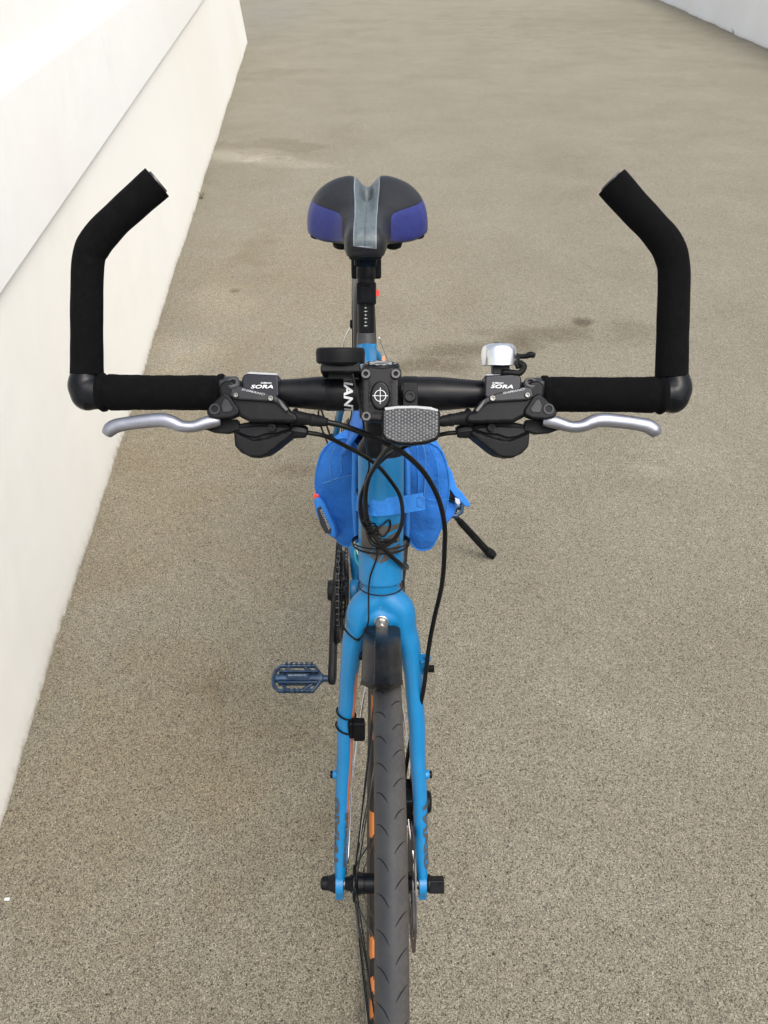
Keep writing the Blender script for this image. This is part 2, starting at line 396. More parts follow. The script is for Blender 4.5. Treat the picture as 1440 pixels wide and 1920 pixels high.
def prism(mb, poly, D, th, mi=0, n=FW):
    """polygon given on the sight plane at distance D, solid of thickness th behind it"""
    p = [at(x,y,D) for x,y in poly]; k = len(p)
    ar = sum(poly[i][0]*poly[(i+1)%k][1]-poly[(i+1)%k][0]*poly[i][1] for i in range(k))
    if ar < 0: p.reverse()
    vs = p + [q+n*th for q in p]
    fs = [tuple(reversed(range(k))) if False else tuple(range(k)), tuple(reversed(range(k,2*k)))] + [(i, i+k, (i+1)%k+k, (i+1)%k) for i in range(k)]
    mb.add(vs, fs, mi); return mb
def extr(mb, pts, d, mi=0):
    k = len(pts); pts = [V(p) for p in pts]; d = V(d)
    mb.add(pts+[p+d for p in pts], [tuple(range(k)), tuple(reversed(range(k,2*k)))]+[(i,i+k,(i+1)%k+k,(i+1)%k) for i in range(k)], mi); return mb
def ball(mb, c, rx, ry=None, rz=None, seg=20, rings=12, mi=0, ax=(RX,V((0,1,0)),V((0,0,1)))):
    ry = ry or rx; rz = rz or rx; c = V(c)
    vs = [c+ax[2]*rz]; 
    for i in range(1, rings):
        t = PI*i/rings
        for k in range(seg):
            a = 2*PI*k/seg; vs.append(c+ax[0]*(rx*math.sin(t)*math.cos(a))+ax[1]*(ry*math.sin(t)*math.sin(a))+ax[2]*(rz*math.cos(t)))
    vs.append(c-ax[2]*rz); fs = []
    for k in range(seg):
        fs.append((0, 1+k, 1+(k+1)%seg)); fs.append((len(vs)-1, 1+(rings-2)*seg+(k+1)%seg, 1+(rings-2)*seg+k))
    for i in range(rings-2):
        for k in range(seg):
            fs.append((1+i*seg+k, 1+(i+1)*seg+k, 1+(i+1)*seg+(k+1)%seg, 1+i*seg+(k+1)%seg))
    mb.add(vs, fs, mi); return mb
def make(name, mb, mats, parent=None, bevel=0, sharp=35, bseg=2, label=None, origin=None, fixn=True, subsurf=0):
    if isinstance(mats, str): mats = [mats]
    me = bpy.data.meshes.new(name)
    c = V(origin) if origin is not None else sum(mb.v, V((0,0,0)))/max(1,len(mb.v))
    me.from_pydata([tuple(v-c) for v in mb.v], [], mb.f)
    for k in mats: me.materials.append(M_[k] if isinstance(k, str) else k)
    me.polygons.foreach_set('material_index', mb.m)
    for an, vals in mb.attr.items():
        a = me.attributes.new(an, 'FLOAT', 'POINT'); a.data.foreach_set('value', vals)
    if fixn:
        bm = bmesh.new(); bm.from_mesh(me); bmesh.ops.recalc_face_normals(bm, faces=bm.faces); bm.to_mesh(me); bm.free()
    me.update()
    return link(name, me, c, parent, bevel, sharp, bseg, label, subsurf)
def link(name, me, c, parent=None, bevel=0, sharp=35, bseg=2, label=None, subsurf=0):
    o = bpy.data.objects.new(name, me); col.objects.link(o)
    me.polygons.foreach_set('use_smooth', [True]*len(me.polygons))
    if bevel:
        bv = o.modifiers.new('bevel', 'BEVEL'); bv.width = bevel; bv.segments = bseg; bv.limit_method = 'ANGLE'; bv.angle_limit = math.radians(30); bv.harden_normals = True
    elif sharp: me.set_sharp_from_angle(angle=math.radians(sharp))
    if subsurf:
        ss = o.modifiers.new('sub','SUBSURF'); ss.levels = ss.render_levels = subsurf
    LOC[o.name] = V(c)
    if parent: o.parent = parent; o.location = V(c)-LOC[parent.name]
    else: o.location = c
    if label: o['label'] = label
    return o
def blend(mb, voxel, smooth=6, fac=.5):
    """fuses overlapping closed shapes into one smooth skin"""
    me = bpy.data.meshes.new('tmp'); me.from_pydata([tuple(v) for v in mb.v], [], mb.f)
    bm = bmesh.new(); bm.from_mesh(me); bmesh.ops.recalc_face_normals(bm, faces=bm.faces); bm.to_mesh(me); bm.free()
    o = bpy.data.objects.new('tmp', me); col.objects.link(o)
    r = o.modifiers.new('r','REMESH'); r.mode = 'VOXEL'; r.voxel_size = voxel; r.adaptivity = 0
    s = o.modifiers.new('s','SMOOTH'); s.iterations = smooth; s.factor = fac
    dg = bpy.context.evaluated_depsgraph_get(); dg.update()
    ev = bpy.data.meshes.new_from_object(o.evaluated_get(dg))
    out = MB(); out.add([v.co.copy() for v in ev.vertices], [tuple(p.vertices) for p in ev.polygons])
    bpy.data.objects.remove(o, do_unlink=True); bpy.data.meshes.remove(me); bpy.data.meshes.remove(ev)
    return out
def thing(name, loc, label, cat, group=None):
    o = bpy.data.objects.new(name, None); col.objects.link(o); o.location = loc; o.empty_display_size = .1
    o['label'] = label; o['category'] = cat
    if group: o['group'] = group
    LOC[o.name] = V(loc); return o
def text_tris(s, shear=0, sub=0, bold=.0):
    c = bpy.data.curves.new('t','FONT'); c.body = s; c.size = 1; c.shear = shear; c.offset = bold; c.resolution_u = 3
    o = bpy.data.objects.new('t', c); col.objects.link(o)
    dg = bpy.context.evaluated_depsgraph_get(); dg.update()
    me = bpy.data.meshes.new_from_object(o.evaluated_get(dg))
    bm = bmesh.new(); bm.from_mesh(me); bmesh.ops.triangulate(bm, faces=bm.faces)
    for _ in range(sub): bmesh.ops.subdivide_edges(bm, edges=[e for e in bm.edges if e.calc_length() > .12], cuts=1, use_grid_fill=False); bmesh.ops.triangulate(bm, faces=bm.faces)
    xs = [v.co.x for v in bm.verts]; ys = [v.co.y for v in bm.verts]
    x0,x1,y0,y1 = min(xs),max(xs),min(ys),max(ys)
    vs = [((v.co.x-x0)/(x1-x0), (v.co.y-y0)/(y1-y0)) for v in bm.verts]
    bm.verts.index_update(); fs = [tuple(v.index for v in f.verts) for f in bm.faces]
    bm.free(); bpy.data.objects.remove(o, do_unlink=True); bpy.data.meshes.remove(me); bpy.data.curves.remove(c)
    return vs, fs
def text_map(name, s, fn, mat, parent, shear=0, sub=0, bold=.01):
    vs, fs = text_tris(s, shear, sub, bold)
    mb = MB(); mb.add([fn(a,b) for a,b in vs], fs)
    return make(name, mb, mat, parent, sharp=0, fixn=False)
def flat_text(name, s, p0, p1, h, D, mat, parent, shear=0, bold=.01):
    """lettering along the baseline p0-p1 (sight coordinates) at distance D, h high"""
    a, b = at(*p0, D), at(*p1, D); x = b-a; y = (UP - x.normalized()*UP.dot(x.normalized())).normalized()*(h/FPX*D)
    return text_map(name, s, lambda u,v: a+x*u+y*v, mat, parent, shear, 0, bold)
def circle_pts(c, r, a, b, n=24): return [V(c)+V(a)*(r*math.cos(2*PI*k/n))+V(b)*(r*math.sin(2*PI*k/n)) for k in range(n)]

# ------------------------------------------------------------------ ground
g = MB()
NG = 60
g.add([(-70,-30,0),(70,-30,0),(70,110,0),(-70,110,0)], [(0,1,2,3)])
go = make('ground', g, 'ground', origin=(0,0,0)); go['kind'] = 'structure'

# ------------------------------------------------------------------ left wall (battered, joints between the panels, ledge, coping)
K = CAM_H/1.37
def wx(y, z, out=0): return -.645*K - .0975*y - .12*z + out
def ledge(y): return K*.671 + .0253*(y-K*1.788)
def edge2(y): return K*1.006 + .0253*(y-K*2.19) + .004
WY0, WY1 = -4.0, 12.4*K
wall = thing('parapet_wall', (wx(4,0)-.3, 4, 0), 'white painted stepped wall with plain plinth and ledge along the left side', 'wall')
def strip(prof, y0, y1, ny, mi=0, cap=True):
    """prof(y) -> list of points of the closed section"""
    mb = MB(); rows = []
    for i in range(ny+1):
        y = y0+(y1-y0)*i/ny; rows.append([V(p) for p in prof(y)])
    k = len(rows[0]); vs = [p for r in rows for p in r]; fs = []
    for i in range(ny):
        for j in range(k): fs.append((i*k+j, i*k+(j+1)%k, (i+1)*k+(j+1)%k, (i+1)*k+j))
    if cap: fs += [tuple(range(k)), tuple(ny*k+j for j in range(k))]
    mb.add(vs, fs, mi); return mb
M_['wall_a'] = wall_mat('white_render_plinth', (.725,.715,.665))
M_['wall_b'] = wall_mat('white_render_panel', (.70,.70,.675), streaks=False)
random.seed(3)
def plinth(y):
    r = .003*math.sin(y*3.1)+.0014*math.sin(y*7.7+1)+.0008*math.sin(y*23)
    t = ledge(y)-.001
    return [(wx(y,-.05,.0+r), y, -.05), (wx(y,.04,.001+r), y, .04), (wx(y,t*.5), y, t*.5), (wx(y,t-.02), y, t-.02), (wx(y,t), y, t), (wx(y,t)-.45, y, t), (wx(y,-.05)-.6, y, -.05)]
make('plinth', strip(plinth, WY0, WY1, 260), 'wall_a', wall, sharp=50, origin=(0,0,0))
seamy = 3.58*K
cuts = [WY0, seamy-4.2, seamy, seamy+4.3, WY1]
for i in range(4):
    def pan(y):
        a, b = ledge(y)+.001, edge2(y)
        return [(wx(y,a,.007), y, a), (wx(y,a+.005,.011), y, a+.005), (wx(y,b-.012,.011), y, b-.012), (wx(y,b-.004,.010), y, b-.004), (wx(y,b,.009), y, b), (wx(y,b)-.30, y, b), (wx(y,a)-.30, y, a)]
    make('panel', strip(pan, cuts[i]+.002, cuts[i+1]-.002, 30), 'wall_b', wall, sharp=18, origin=(0,0,0))
def cop(y):
    b = edge2(y)+.001
    return [(wx(y,b,-.002), y, b), (wx(y,b)-.012, y, b+.012), (wx(y,b)-.040, y, b+.030), (wx(y,b)-.052, y, b+.042), (wx(y,b)-.13, y, b+.52), (wx(y,b)-.60, y, b+.54), (wx(y,b)-.60, y, b)]
make('coping', strip(cop, WY0, WY1-.003, 40), 'wall_b', wall, sharp=18, origin=(0,0,0))

# ------------------------------------------------------------------ right wall
M_['wall_c'] = wall_mat('white_render_far', (.86,.86,.84))
def rw(y, z): return 3.86*K + .0943*y + .10*z
def rwall(y):
    r = .012*math.sin(y*2.3)+.008*math.sin(y*6.1+1)+.005*math.sin(y*17)
    return [(rw(y,-.05)+r, y, -.05), (rw(y,.05)+r, y, .05), (rw(y,.7), y, .7), (rw(y,1.1), y, 1.1), (rw(y,1.1)+.5, y, 1.1), (rw(y,0)+.6, y, -.05)]
wo_ = make('boundary_wall', strip(rwall, -4, 45, 400), 'wall_c', None, sharp=60, origin=(0,0,0))
wo_['label'] = 'pale white wall in the far right corner beyond the bicycle'; wo_['category'] = 'wall'

# ------------------------------------------------------------------ bicycle
bike = thing('bicycle', (-.03, 1.05, 0), 'blue flat bar bicycle facing the viewer with foam covered bar ends', 'bicycle')
X, Y_, Z = V((1,0,0)), V((0,1,0)), V((0,0,1))
HX = -.0036                                      # centre plane of fork, stem and head tube
SA = V((0, .3256, .9455)); SN = V((0, -.9455, .3256))   # steering axis direction, its forward normal
def sa(s, x=0, n=0): return V((HX+x, .5686, .333)) + SA*s + SN*n

# ---- wheels
def wheel(name, C, nrm, R, tyr, decals, front):
    A = V(nrm).normalized(); F = V((0,-1,0)); F = (F - A*F.dot(A)).normalized(); U = F.cross(A).normalized()
    if U.z < 0: U = -U
    def pt(a, r, x): return C + (U*math.cos(a)+F*math.sin(a))*r + A*x      # a: from the top towards the front
    Rr = R - tyr*1.75
    # rim section (x, r)
    sec = [(-.0095,Rr+.004),(-.0115,Rr+.003),(-.0118,Rr-.008),(-.0105,Rr-.018),(-.006,Rr-.026),(0,Rr-.028),(.006,Rr-.026),(.0105,Rr-.018),(.0118,Rr-.008),(.0115,Rr+.003),(.0095,Rr+.004),(0,Rr-.002)]
    mb = MB(); n = 360; k = len(sec); vs = []; fs = []; ms = []
    for i in range(n):
        a = 2*PI*i/n
        for (x, r) in sec: vs.append(pt(a, r, x))
    for i in range(n):
        back = (360 - i) % 360            # degrees from the top towards the rear
        for j in range(k):
            fs.append((i*k+j, i*k+(j+1)%k, ((i+1)%n)*k+(j+1)%k, ((i+1)%n)*k+j))
            mi = 0
            for (d0, d1, j0, j1, sl) in decals:
                if d0+sl*j <= back < d1+sl*j and j0 <= j <= j1: mi = 1
            ms.append(mi)
    mb.add(vs, fs, ms); w = make(name, mb, ['rim','orange2'], bike, sharp=50, origin=C)
    # tyre
    mb = MB(); n = 220; k = 22; vs = []; fs = []; acr = []
    for i in range(n):
        a = 2*PI*i/n
        for j in range(k+1):
            t = -2.55 + 5.1*j/k
            flat = 1-.035*math.exp(-(abs(t)-.55)**2/.03)
            vs.append(pt(a, R-tyr+tyr*math.cos(t)*flat, tyr*math.sin(t)*flat)); acr.append(j/k)
    for i in range(n):
        for j in range(k):
            fs.append((i*(k+1)+j, i*(k+1)+j+1, ((i+1)%n)*(k+1)+j+1, ((i+1)%n)*(k+1)+j))
    mb.add(vs, fs); mb.attr['across'] = acr
    ty = make('tyre', mb, 'tyre', w, sharp=0, origin=C, fixn=False)
    mb = MB(); m = 74
    for i in range(m):
        for sgn in (-1, 1):
            a0 = 2*PI*(i+(.5 if sgn > 0 else 0))/m; pts = []
            for q in range(7):
                u = q/6; t = sgn*(1.10 - .92*u); da = .034*(u**2.6) if sgn < 0 else .034*u**2.0
                rr = tyr+.00005
                pts.append(pt(a0+da, R-tyr+rr*math.cos(t), rr*math.sin(t)))
            tube(mb, pts, [.0001,.0003,.0004,.00045,.00045,.00045,.0002], 5)
    make('tread_grooves', mb, 'rubber', w, sharp=0, origin=C)
    # spokes
    fl = .034; fr = .021
    for i in range(28):
        side = -1 if i % 2 else 1
        a = 2*PI*i/28 + .05; cr = (1 if (i//2) % 2 else -1)*.95
        p = pt(a+cr, fr, side*fl*(1 if not (front and side > 0) else .75)); q = pt(a, Rr-.026, side*.002)
        mb = MB(); tube(mb, [p, q], .0009, 6); make('spoke', mb, 'steel' if i % 3 == 0 else 'satin', w, sharp=0)
        if i % 2 == 0:
            pass
    mb = MB()
    for i in range(28):
        a = 2*PI*i/28+.05; d = (U*math.cos(a)+F*math.sin(a))
        lathe(mb, C+d*(Rr-.038), d, [(0,.0012),(.004,.0018),(.012,.0018)], 8)
    o = make('spoke_nipples', mb, 'chrome', w, sharp=0); o['kind'] = 'stuff'
    mb = MB(); tube(mb, [pt(2.36*1.0+PI*1.0-.86,Rr-.028,0), pt(2.36+PI-.86,Rr-.062,0)], [.0028,.0026,.002], 8)
    make('valve', mb, 'chrome', w)
    # hub
    mb = MB()
    lathe(mb, C-A*.047, A, [(0,.008),(.005,.009),(.009,.0115),(.0105,.0225),(.0145,.0225),(.017,.0145),(.024,.0125),(.0245,.0135),(.0255,.0135),(.026,.0125),(.068,.0130),(.0705,.0225),(.0745,.0225),(.078,.016),(.088,.010),(.094,.008)], 28)
    make('hub', mb, 'gloss', w, sharp=40)
    return w, pt, A
FC = V((-.0034, .526, .348))
dec = [(132,139.5,0,10,0), (86,93,3,6,.9), (96.5,103,3,6,-.8), (104,107,3,6,0), (166,172,2,7,.5), (174,178,3,5,1.4), (181,186,2,4,1.2), (255,262,2,7,.7),(272,279,2,7,-.7),(320,326,2,7,0),(20,28,2,7,.7),(38,46,2,7,.7)]
fw, fpt, FA = wheel('front_wheel', FC, (1,.021,-.023), .348, .0155, dec, True)
RC = V((fx(1.62,.348), 1.62, .348))
rwl, rpt, RA = wheel('rear_wheel', RC, (1,.041,-.014), .348, .0155, dec, False)

# disc rotor
mb = MB(); C = FC+FA*.0395
for (r0, r1, n) in ((.066,.080,72),(.018,.026,36)):
    for sgn in (0,):
        vs=[];fs=[]
        for k in range(n):
            wv = .0012*math.sin(k*PI/3) if r1 > .05 else 0
            for (r,x) in ((r0+wv,-.0009),(r1+wv,-.0009),(r1+wv,.0009),(r0+wv,.0009)):
                vs.append(fpt(2*PI*k/n, r, .0395+x))
        for k in range(n):
            for j in range(4): fs.append((k*4+j,k*4+(j+1)%4,((k+1)%n)*4+(j+1)%4,((k+1)%n)*4+j))
        mb.add(vs,fs)
for k in range(6):
    a = 2*PI*k/6; tube(mb, [fpt(a,.022,.0395), fpt(a+.35,.045,.0395), fpt(a+.5,.069,.0395)], .0022, 6, smooth=3, side=FA, aspect=2.0)
make('brake_rotor', mb, 'greyl', fw, sharp=30)

# ---- fork
def fork_pt(t, off):
    a, b = sa(.385), V((HX, FC.y, FC.z)); p = a.lerp(b, t); p = p + SN*(-.010*math.sin(PI*t))
    return V((HX+off, p.y, p.z))
XT = [(0,.018),(.09,.026),(.17,.034),(.25,.0395),(.5,.0455),(.75,.050),(.93,.0525),(1.02,.0535)]
mb = MB()
tube(mb, [sa(.366,0,.004), sa(.385,0,.002), sa(.40), sa(.43)], [.014,.020,.0240,.0248], 28)
ball(mb, sa(.368,0,.006), .022,.012,.016, ax=(X,SN,SA)); ball(mb, sa(.3635,0,.0125), .027,.012,.0155, ax=(X,SN,SA))
for s in (-1,1):
    pts = [sa(.390,0,.002), sa(.379,s*.012,.003), sa(.367,s*.0235,.003)] + [fork_pt(t, s*interp(XT,t)) for t in (.11,.16,.21,.27)]
    tube(mb, pts, [.0190,.0190,.0175,.0160,.0142,.0125,.0112], 20, smooth=5, side=X, aspect=[1.05,1.05,1.05,1.1,1.15,1.25,1.3])
crown = blend(mb, .0016, 14)
nb = MB(); nb.v = crown.v; nb.f = crown.f; nb.m = crown.m
for s in (-1,1):
    ts = [.15,.20,.27,.35,.45,.55,.65,.75,.85,.92,.97,1.0]
    pts = [fork_pt(t, s*interp(XT,t)) for t in ts]
    inner = (lambda tt, k, s=s: 1 if (.42 < k < .60 if s > 0 else (k < .10 or k > .92)) and tt < .66 else 0)
    tube(nb, pts, [.0115,.0115,.0112,.0108,.0104,.0100,.0095,.0090,.0084,.0078,.0070,.006], 24, smooth=4, side=X, aspect=[1.2,1.3,1.35,1.4,1.4,1.4,1.35,1.3,1.3,1.3,1.5,1.8], colfn=inner)
    c = fork_pt(1.0, s*.0535)
    lathe(nb, c+V((-.005,0,0)), X, [(0,.0135),(.0005,.0145),(.0095,.0145),(.010,.0135)], 24)
    box(nb, c+V((0,-.002,-.011)), .0102, .02, .016, (X,Y_,Z))
    # low rider boss
    b = fork_pt(.62, s*(interp(XT,.62)+.008)); lathe(nb, b, X*s, [(0,.0062),(.004,.0058),(.0055,.005)], 16)
fork = make('fork', nb, ['paint','orange'], bike, sharp=60)
for s in (-1,1):
    b = fork_pt(.62, s*(interp(XT,.62)+.0135)); mb = MB(); lathe(mb, b, X*s, [(0,.0048),(.003,.0048),(.0035,.004)], 12); make('boss_screw', mb, 'black', fork)
# crown bolt and nut
mb = MB(); o = sa(.3610, .0006, .0262)
lathe(mb, o-SN*.006, SN, [(0,.0085),(.004,.0085),(.0045,.0078),(.008,.0078)], 24)
lathe(mb, o+SN*.002, SN, [(0,.0066),(.006,.0066),(.0068,.006)], 6)
lathe(mb, o+SN*.008, SN, [(0,.0035),(.003,.0035),(.0035,.003)], 16)
make('crown_bolt', mb, 'bolt', fork, sharp=30)
# lettering on the fork legs
def leg_text(s, ang, t0, t1, wid, word, mat, shear=.0):
    def fn(u, v):
        t = t0+(t1-t0)*u; off = interp(XT,t); p = fork_pt(t, s*off); r = sinterp([(0,.0096),(.65,.0096),(.75,.0091),(.85,.0085),(.95,.0076),(1,.007)], t)+.0004
        a = ang+(v-.5)*wid; T = (fork_pt(t+.01, s*interp(XT,t+.01))-fork_pt(t-.01, s*interp(XT,t-.01))).normalized()
        u2 = T.cross(X).normalized(); u2 = u2 if u2.y < 0 else -u2
        S = (X - T*X.dot(T)).normalized()
        return p + S*(s*math.cos(a)*r) + u2*(math.sin(a)*r*1.33)
    text_map('leg_lettering', word, fn, mat, fork, shear, 2, .035)
leg_text(-1, .62, .69, .94, -1.3, 'GIANT', 'decal', .15)
leg_text(1, .62, .94, .69, -1.3, 'GIANT', 'decal', .15)
leg_text(-1, 2.35, .93, .74, .5, 'ESCAPE', 'decal')
# lead ends: quick release skewer
mb = MB(); Ld = fork_pt(1.0, -.057)
lathe(mb, Ld, -X, [(0,.0125),(.003,.0125),(.005,.0115),(.012,.0085),(.013,.0090),(.019,.0085),(.021,.006)], 12)
make('skewer_nut', mb, 'satin', bike, sharp=30)
mb = MB(); Rd = fork_pt(1.0, .057)
lathe(mb, Rd, X, [(0,.0105),(.004,.0115),(.007,.0105)], 20); box(mb, Rd+V((.014,-.002,.0)), .020, .017, .016)
mo = make('quick_release_lever', mb, 'satin', bike, bevel=.0015)
mb = MB(); lathe(mb, Rd+V((.019,0,0))-FW*.0055+UP*.003, -FW, [(0,.0026),(.005,.0026)], 12); make('lever_hole', mb, 'rubber', mo)
mb = MB(); lathe(mb, Ld+X*.008, X, [(0,.0075),(.006,.0075)], 20); make('axle_washer', mb, 'steel', bike)
mb = MB(); lathe(mb, Rd-X*.014, X, [(0,.0075),(.006,.0075)], 20); make('axle_washer', mb, 'steel', bike)

# brake caliper behind the right leg
mb = MB(); cc = V((HX+.044, .600, .415))
box(mb, cc, .026, .035, .055, (X,Y_,Z)); box(mb, cc+V((.002,.016,.045)), .016, .02, .05, (X,Y_,Z)); lathe(mb, cc+V((-.016,.0,.0)), X, [(0,.013),(.034,.015),(.038,.012)], 20)
box(mb, cc+V((-.006,-.012,.028)), .018, .02, .012, (X,Y_,Z))
make('disc_caliper', mb, 'black', bike, bevel=.003)
mb = MB(); lathe(mb, cc+V((.0,-.022,.012)), V((0,-1,0)), [(0,.004),(.004,.004)], 12); make('caliper_bolt', mb, 'steel', bike)
mb = MB(); lathe(mb, cc+V((.004,-.022,-.018)), V((0,-1,0)), [(0,.004),(.004,.004)], 12); make('caliper_bolt', mb, 'steel', bike)

# ---- front mudguard
def fender(name, C, ptf, R, a0, a1, wfront, n=60, hw=.0235, lipat=True):
    mb = MB(); sec = [(-1.0,-.010),(-.97,-.004),(-.85,.001),(-.62,.005),(-.40,.007),(-.32,.0115),(0,.0125),(.32,.0115),(.40,.007),(.62,.005),(.85,.001),(.97,-.004),(1.0,-.010)]
    k = len(sec); vs=[]; fs=[]
    for i in range(n+1):
        a = a0+(a1-a0)*i/n
        e = 1.0 + (.03*math.exp(-i*.9) if lipat else 0) - (.06 if lipat else 0)
        if i > n-3: e *= .9
        for q, off in ((0,0),(1,-.0014)):
            fl_ = 1-(.62*math.exp(-((math.degrees(a)+27)/10.5)**4) if lipat else 0)
            for (x, h) in sec: vs.append(ptf(a+(.060*(1-abs(x)**2.4)*math.exp(-i*.35) if lipat else 0), R+h*fl_+off+(.0050*math.exp(-i*1.4) if lipat and q == 0 else 0), x*hw*e))
    for i in range(n):
        b0=i*2*k; b1=(i+1)*2*k
        for j in range(k-1):
            fs.append((b0+j,b0+j+1,b1+j+1,b1+j)); fs.append((b0+k+j+1,b0+k+j,b1+k+j,b1+k+j+1))
        for j in (0,k-1): fs.append((b0+j,b1+j,b1+k+j,b0+k+j))
    for b in (0,n*2*k):
        for j in range(k-1): fs.append((b+j,b+k+j,b+k+j+1,b+j+1))
    mb.add(vs,fs); return make(name, mb, 'fender', bike, sharp=28)
# the mudguard is fixed to the crown, so it follows the fork's centre plane
def ffpt(a, r, x): return V((HX+.0012+x, FC.y-math.sin(a)*r, FC.z+math.cos(a)*r))
ff = fender('front_mudguard', FC, ffpt, .3535, math.radians(-5.5), math.radians(-118), 0)
rf = fender('rear_mudguard', RC, rpt, .368, math.radians(72), math.radians(-110), 0, lipat=False)
# stays
def rod(name, pts, r, m, parent=bike, smooth=6, seg=8): 
    mb = MB(); tube(mb, pts, r, seg, smooth=smooth); return make(name, mb, m, parent, sharp=0)
for s in (-1,1):
    e = fork_pt(.97, s*.046)
    rod('mudguard_stay', [e, e+V((-s*.001,.06,.03)), ffpt(math.radians(-96), .372, s*.0275+ .0)+V((0,0,0)), ffpt(math.radians(-96), .380, s*.010)], .0015, 'chrome', ff)
    if s < 0:
        rod('mudguard_stay', [fork_pt(.93,-.043), fork_pt(.80,-.040)+V((0,.012,0)), fork_pt(.45,-.0335)+V((0,.018,0)), fork_pt(.22,-.0275)+V((0,.010,0)), fork_pt(.16,-.022)], .0014, 'chrome', ff)
    else:
        rod('mudguard_stay', [fork_pt(.93,.043), fork_pt(.80,.034)+V((0,.03,0)), fork_pt(.45,.026)+V((0,.035,0)), fork_pt(.22,.026)+V((0,.02,0)), fork_pt(.16,.022)], .0014, 'chrome', ff)
mb = MB(); box(mb, fork_pt(.16,-.0265)+V((0,-.004,0)), .008,.014,.018,(X,Y_,Z)); box(mb, fork_pt(.19,-.0255)+V((0,-.006,0)), .010,.010,.010,(X,Y_,Z)); make('stay_clip', mb, 'black', ff, bevel=.002)

# ---- frame
BBx, BBy, BBz = fx(1.15,.285), 1.15, .285
SB = V((fx(1.19,.285), 1.19, .285))
BB = V((BBx,BBy,BBz))
mb = MB()
tube(mb, [sa(.405), sa(.43), sa(.50), sa(.562)], [.0262,.0268,.0262,.0262], 32)
TT0, TT1 = sa(.535,0,-.012), fp(0, 1.335, .712)
tube(mb, [TT0, fp(0,.95,.80), fp(0,1.15,.752), TT1], [.019,.018,.017,.016], 20, smooth=4, side=X, aspect=1.1)
DT0 = sa(.432,0,-.012)
tube(mb, [DT0, BB.lerp(DT0,.5), BB], [.0225,.022,.021], 20, side=X, aspect=1.15)
ST = V((fx(1.32,.73), 1.1900+.2924*.465, .285+.9563*.465)); STd = V((fx(1.3,.7)-SB.x, .2924, .9563)).normalized()
tube(mb, [BB, ST], [.0175,.0185], 20)
lathe(mb, BB-X*.036, X, [(0,.021),(.072,.021)], 28)
for s in (-1,1):
    dro = RC + RA*(s*.066)
    tube(mb, [BB+V((s*.020,.02,0)), BB+V((s*.034,.12,.01)), BB.lerp(dro,.7)+V((s*.006,0,0)), dro], [.012,.0105,.0085,.008], 14, smooth=4)
    tube(mb, [fp(s*.008,1.335,.715), fp(s*.030,1.375,.66), fp(s*.046,1.47,.53), dro+V((0,0,.01))], [.009,.0085,.008,.0075], 14, smooth=4)
    box(mb, dro+V((0,0,-.004)), .007,.03,.04,(X,Y_,Z))
fr = make('frame', blend(mb, .0022, 6), 'paint', bike, sharp=0)
mb = MB(); lathe(mb, sa(.560), SA, [(0,.0268),(.003,.0268),(.004,.0262)], 32); make('headset_cup', mb, 'black', bike)
# head badge: dark field with two blue swoops
def hp(s, a, o=.0006): return sa(s) + X*(math.sin(a)*(.0264+o)) + SN*(math.cos(a)*(.0264+o))
mb = MB(); vs=[]; fs=[]; nn=16
for i in range(nn+1):
    a = -.95+1.9*i/nn; vs += [hp(.437+.016*abs(a)**1.2, a), hp(.482, a)]
for i in range(nn): fs.append((2*i,2*i+2,2*i+3,2*i+1))
mb.add(vs,fs); badge = make('head_badge', mb, 'decal', bike, sharp=0, fixn=False)
for (pts, w0) in (([(.438,-.6),(.455,-.30),(.468,.1),(.474,.55),(.476,.9)], .004), ([(.434,-.15),(.446,.05),(.456,.4),(.460,.9)], .0035), ([(.432,.25),(.440,.5),(.446,.92)], .003)):
    sp = spline([V((a,b,0)) for a,b in pts], 6); mb = MB(); vs=[]; fs=[]
    for i,p in enumerate(sp):
        ww = w0*(.4+.6*math.sin(PI*min(1,.15+i/len(sp)*.8))); vs += [hp(p.x-ww/2, p.y, .0011), hp(p.x+ww/2, p.y, .0011)]
    for i in range(len(sp)-1): fs.append((2*i,2*i+2,2*i+3,2*i+1))
    mb.add(vs,fs); make('badge_stroke', mb, 'paint', badge, sharp=0, fixn=False)
# orange marks and small white lettering on the top tube's rear end
for (px,py,w,h) in ((698,676,6,9),(719,673,7,7)):
    mb = MB(); p = atY(px,py,1.285); box(mb, at(px,py,1.385), .0055,.0085,.002); make('orange_mark', mb, 'orange2', bike)
flat_text('frame_lettering', 'COMPACT', (685,669.5), (701,669), 4, 1.375, 'white', bike)

# ---- seat post, collar, saddle
pS = lambda s, x=0, f=0: SB + STd*s + X*x + V((0,-.9563,.2924))*f
mb = MB(); tube(mb, [pS(.42), pS(.64)], .0155, 28); post = make('seat_post', mb, 'satin', bike)
mb = MB(); tube(mb, [pS(.452), pS(.458), pS(.482), pS(.4835)], [.0178,.0186,.0186,.0165], 28); 
make('seat_collar', mb, 'greyl', bike, sharp=40)
for i in range(7):
    mb = MB(); p = pS(.497+i*.0062, -.0005 , .0160); box(mb, p, .004 if i%2 else .006, .0006, .0006, (X, STd, V((0,-1,.3)))); box(mb, p, .0005, .003, .0006, (X, STd, V((0,-1,.3)))); make('post_mark', mb, 'white', post)
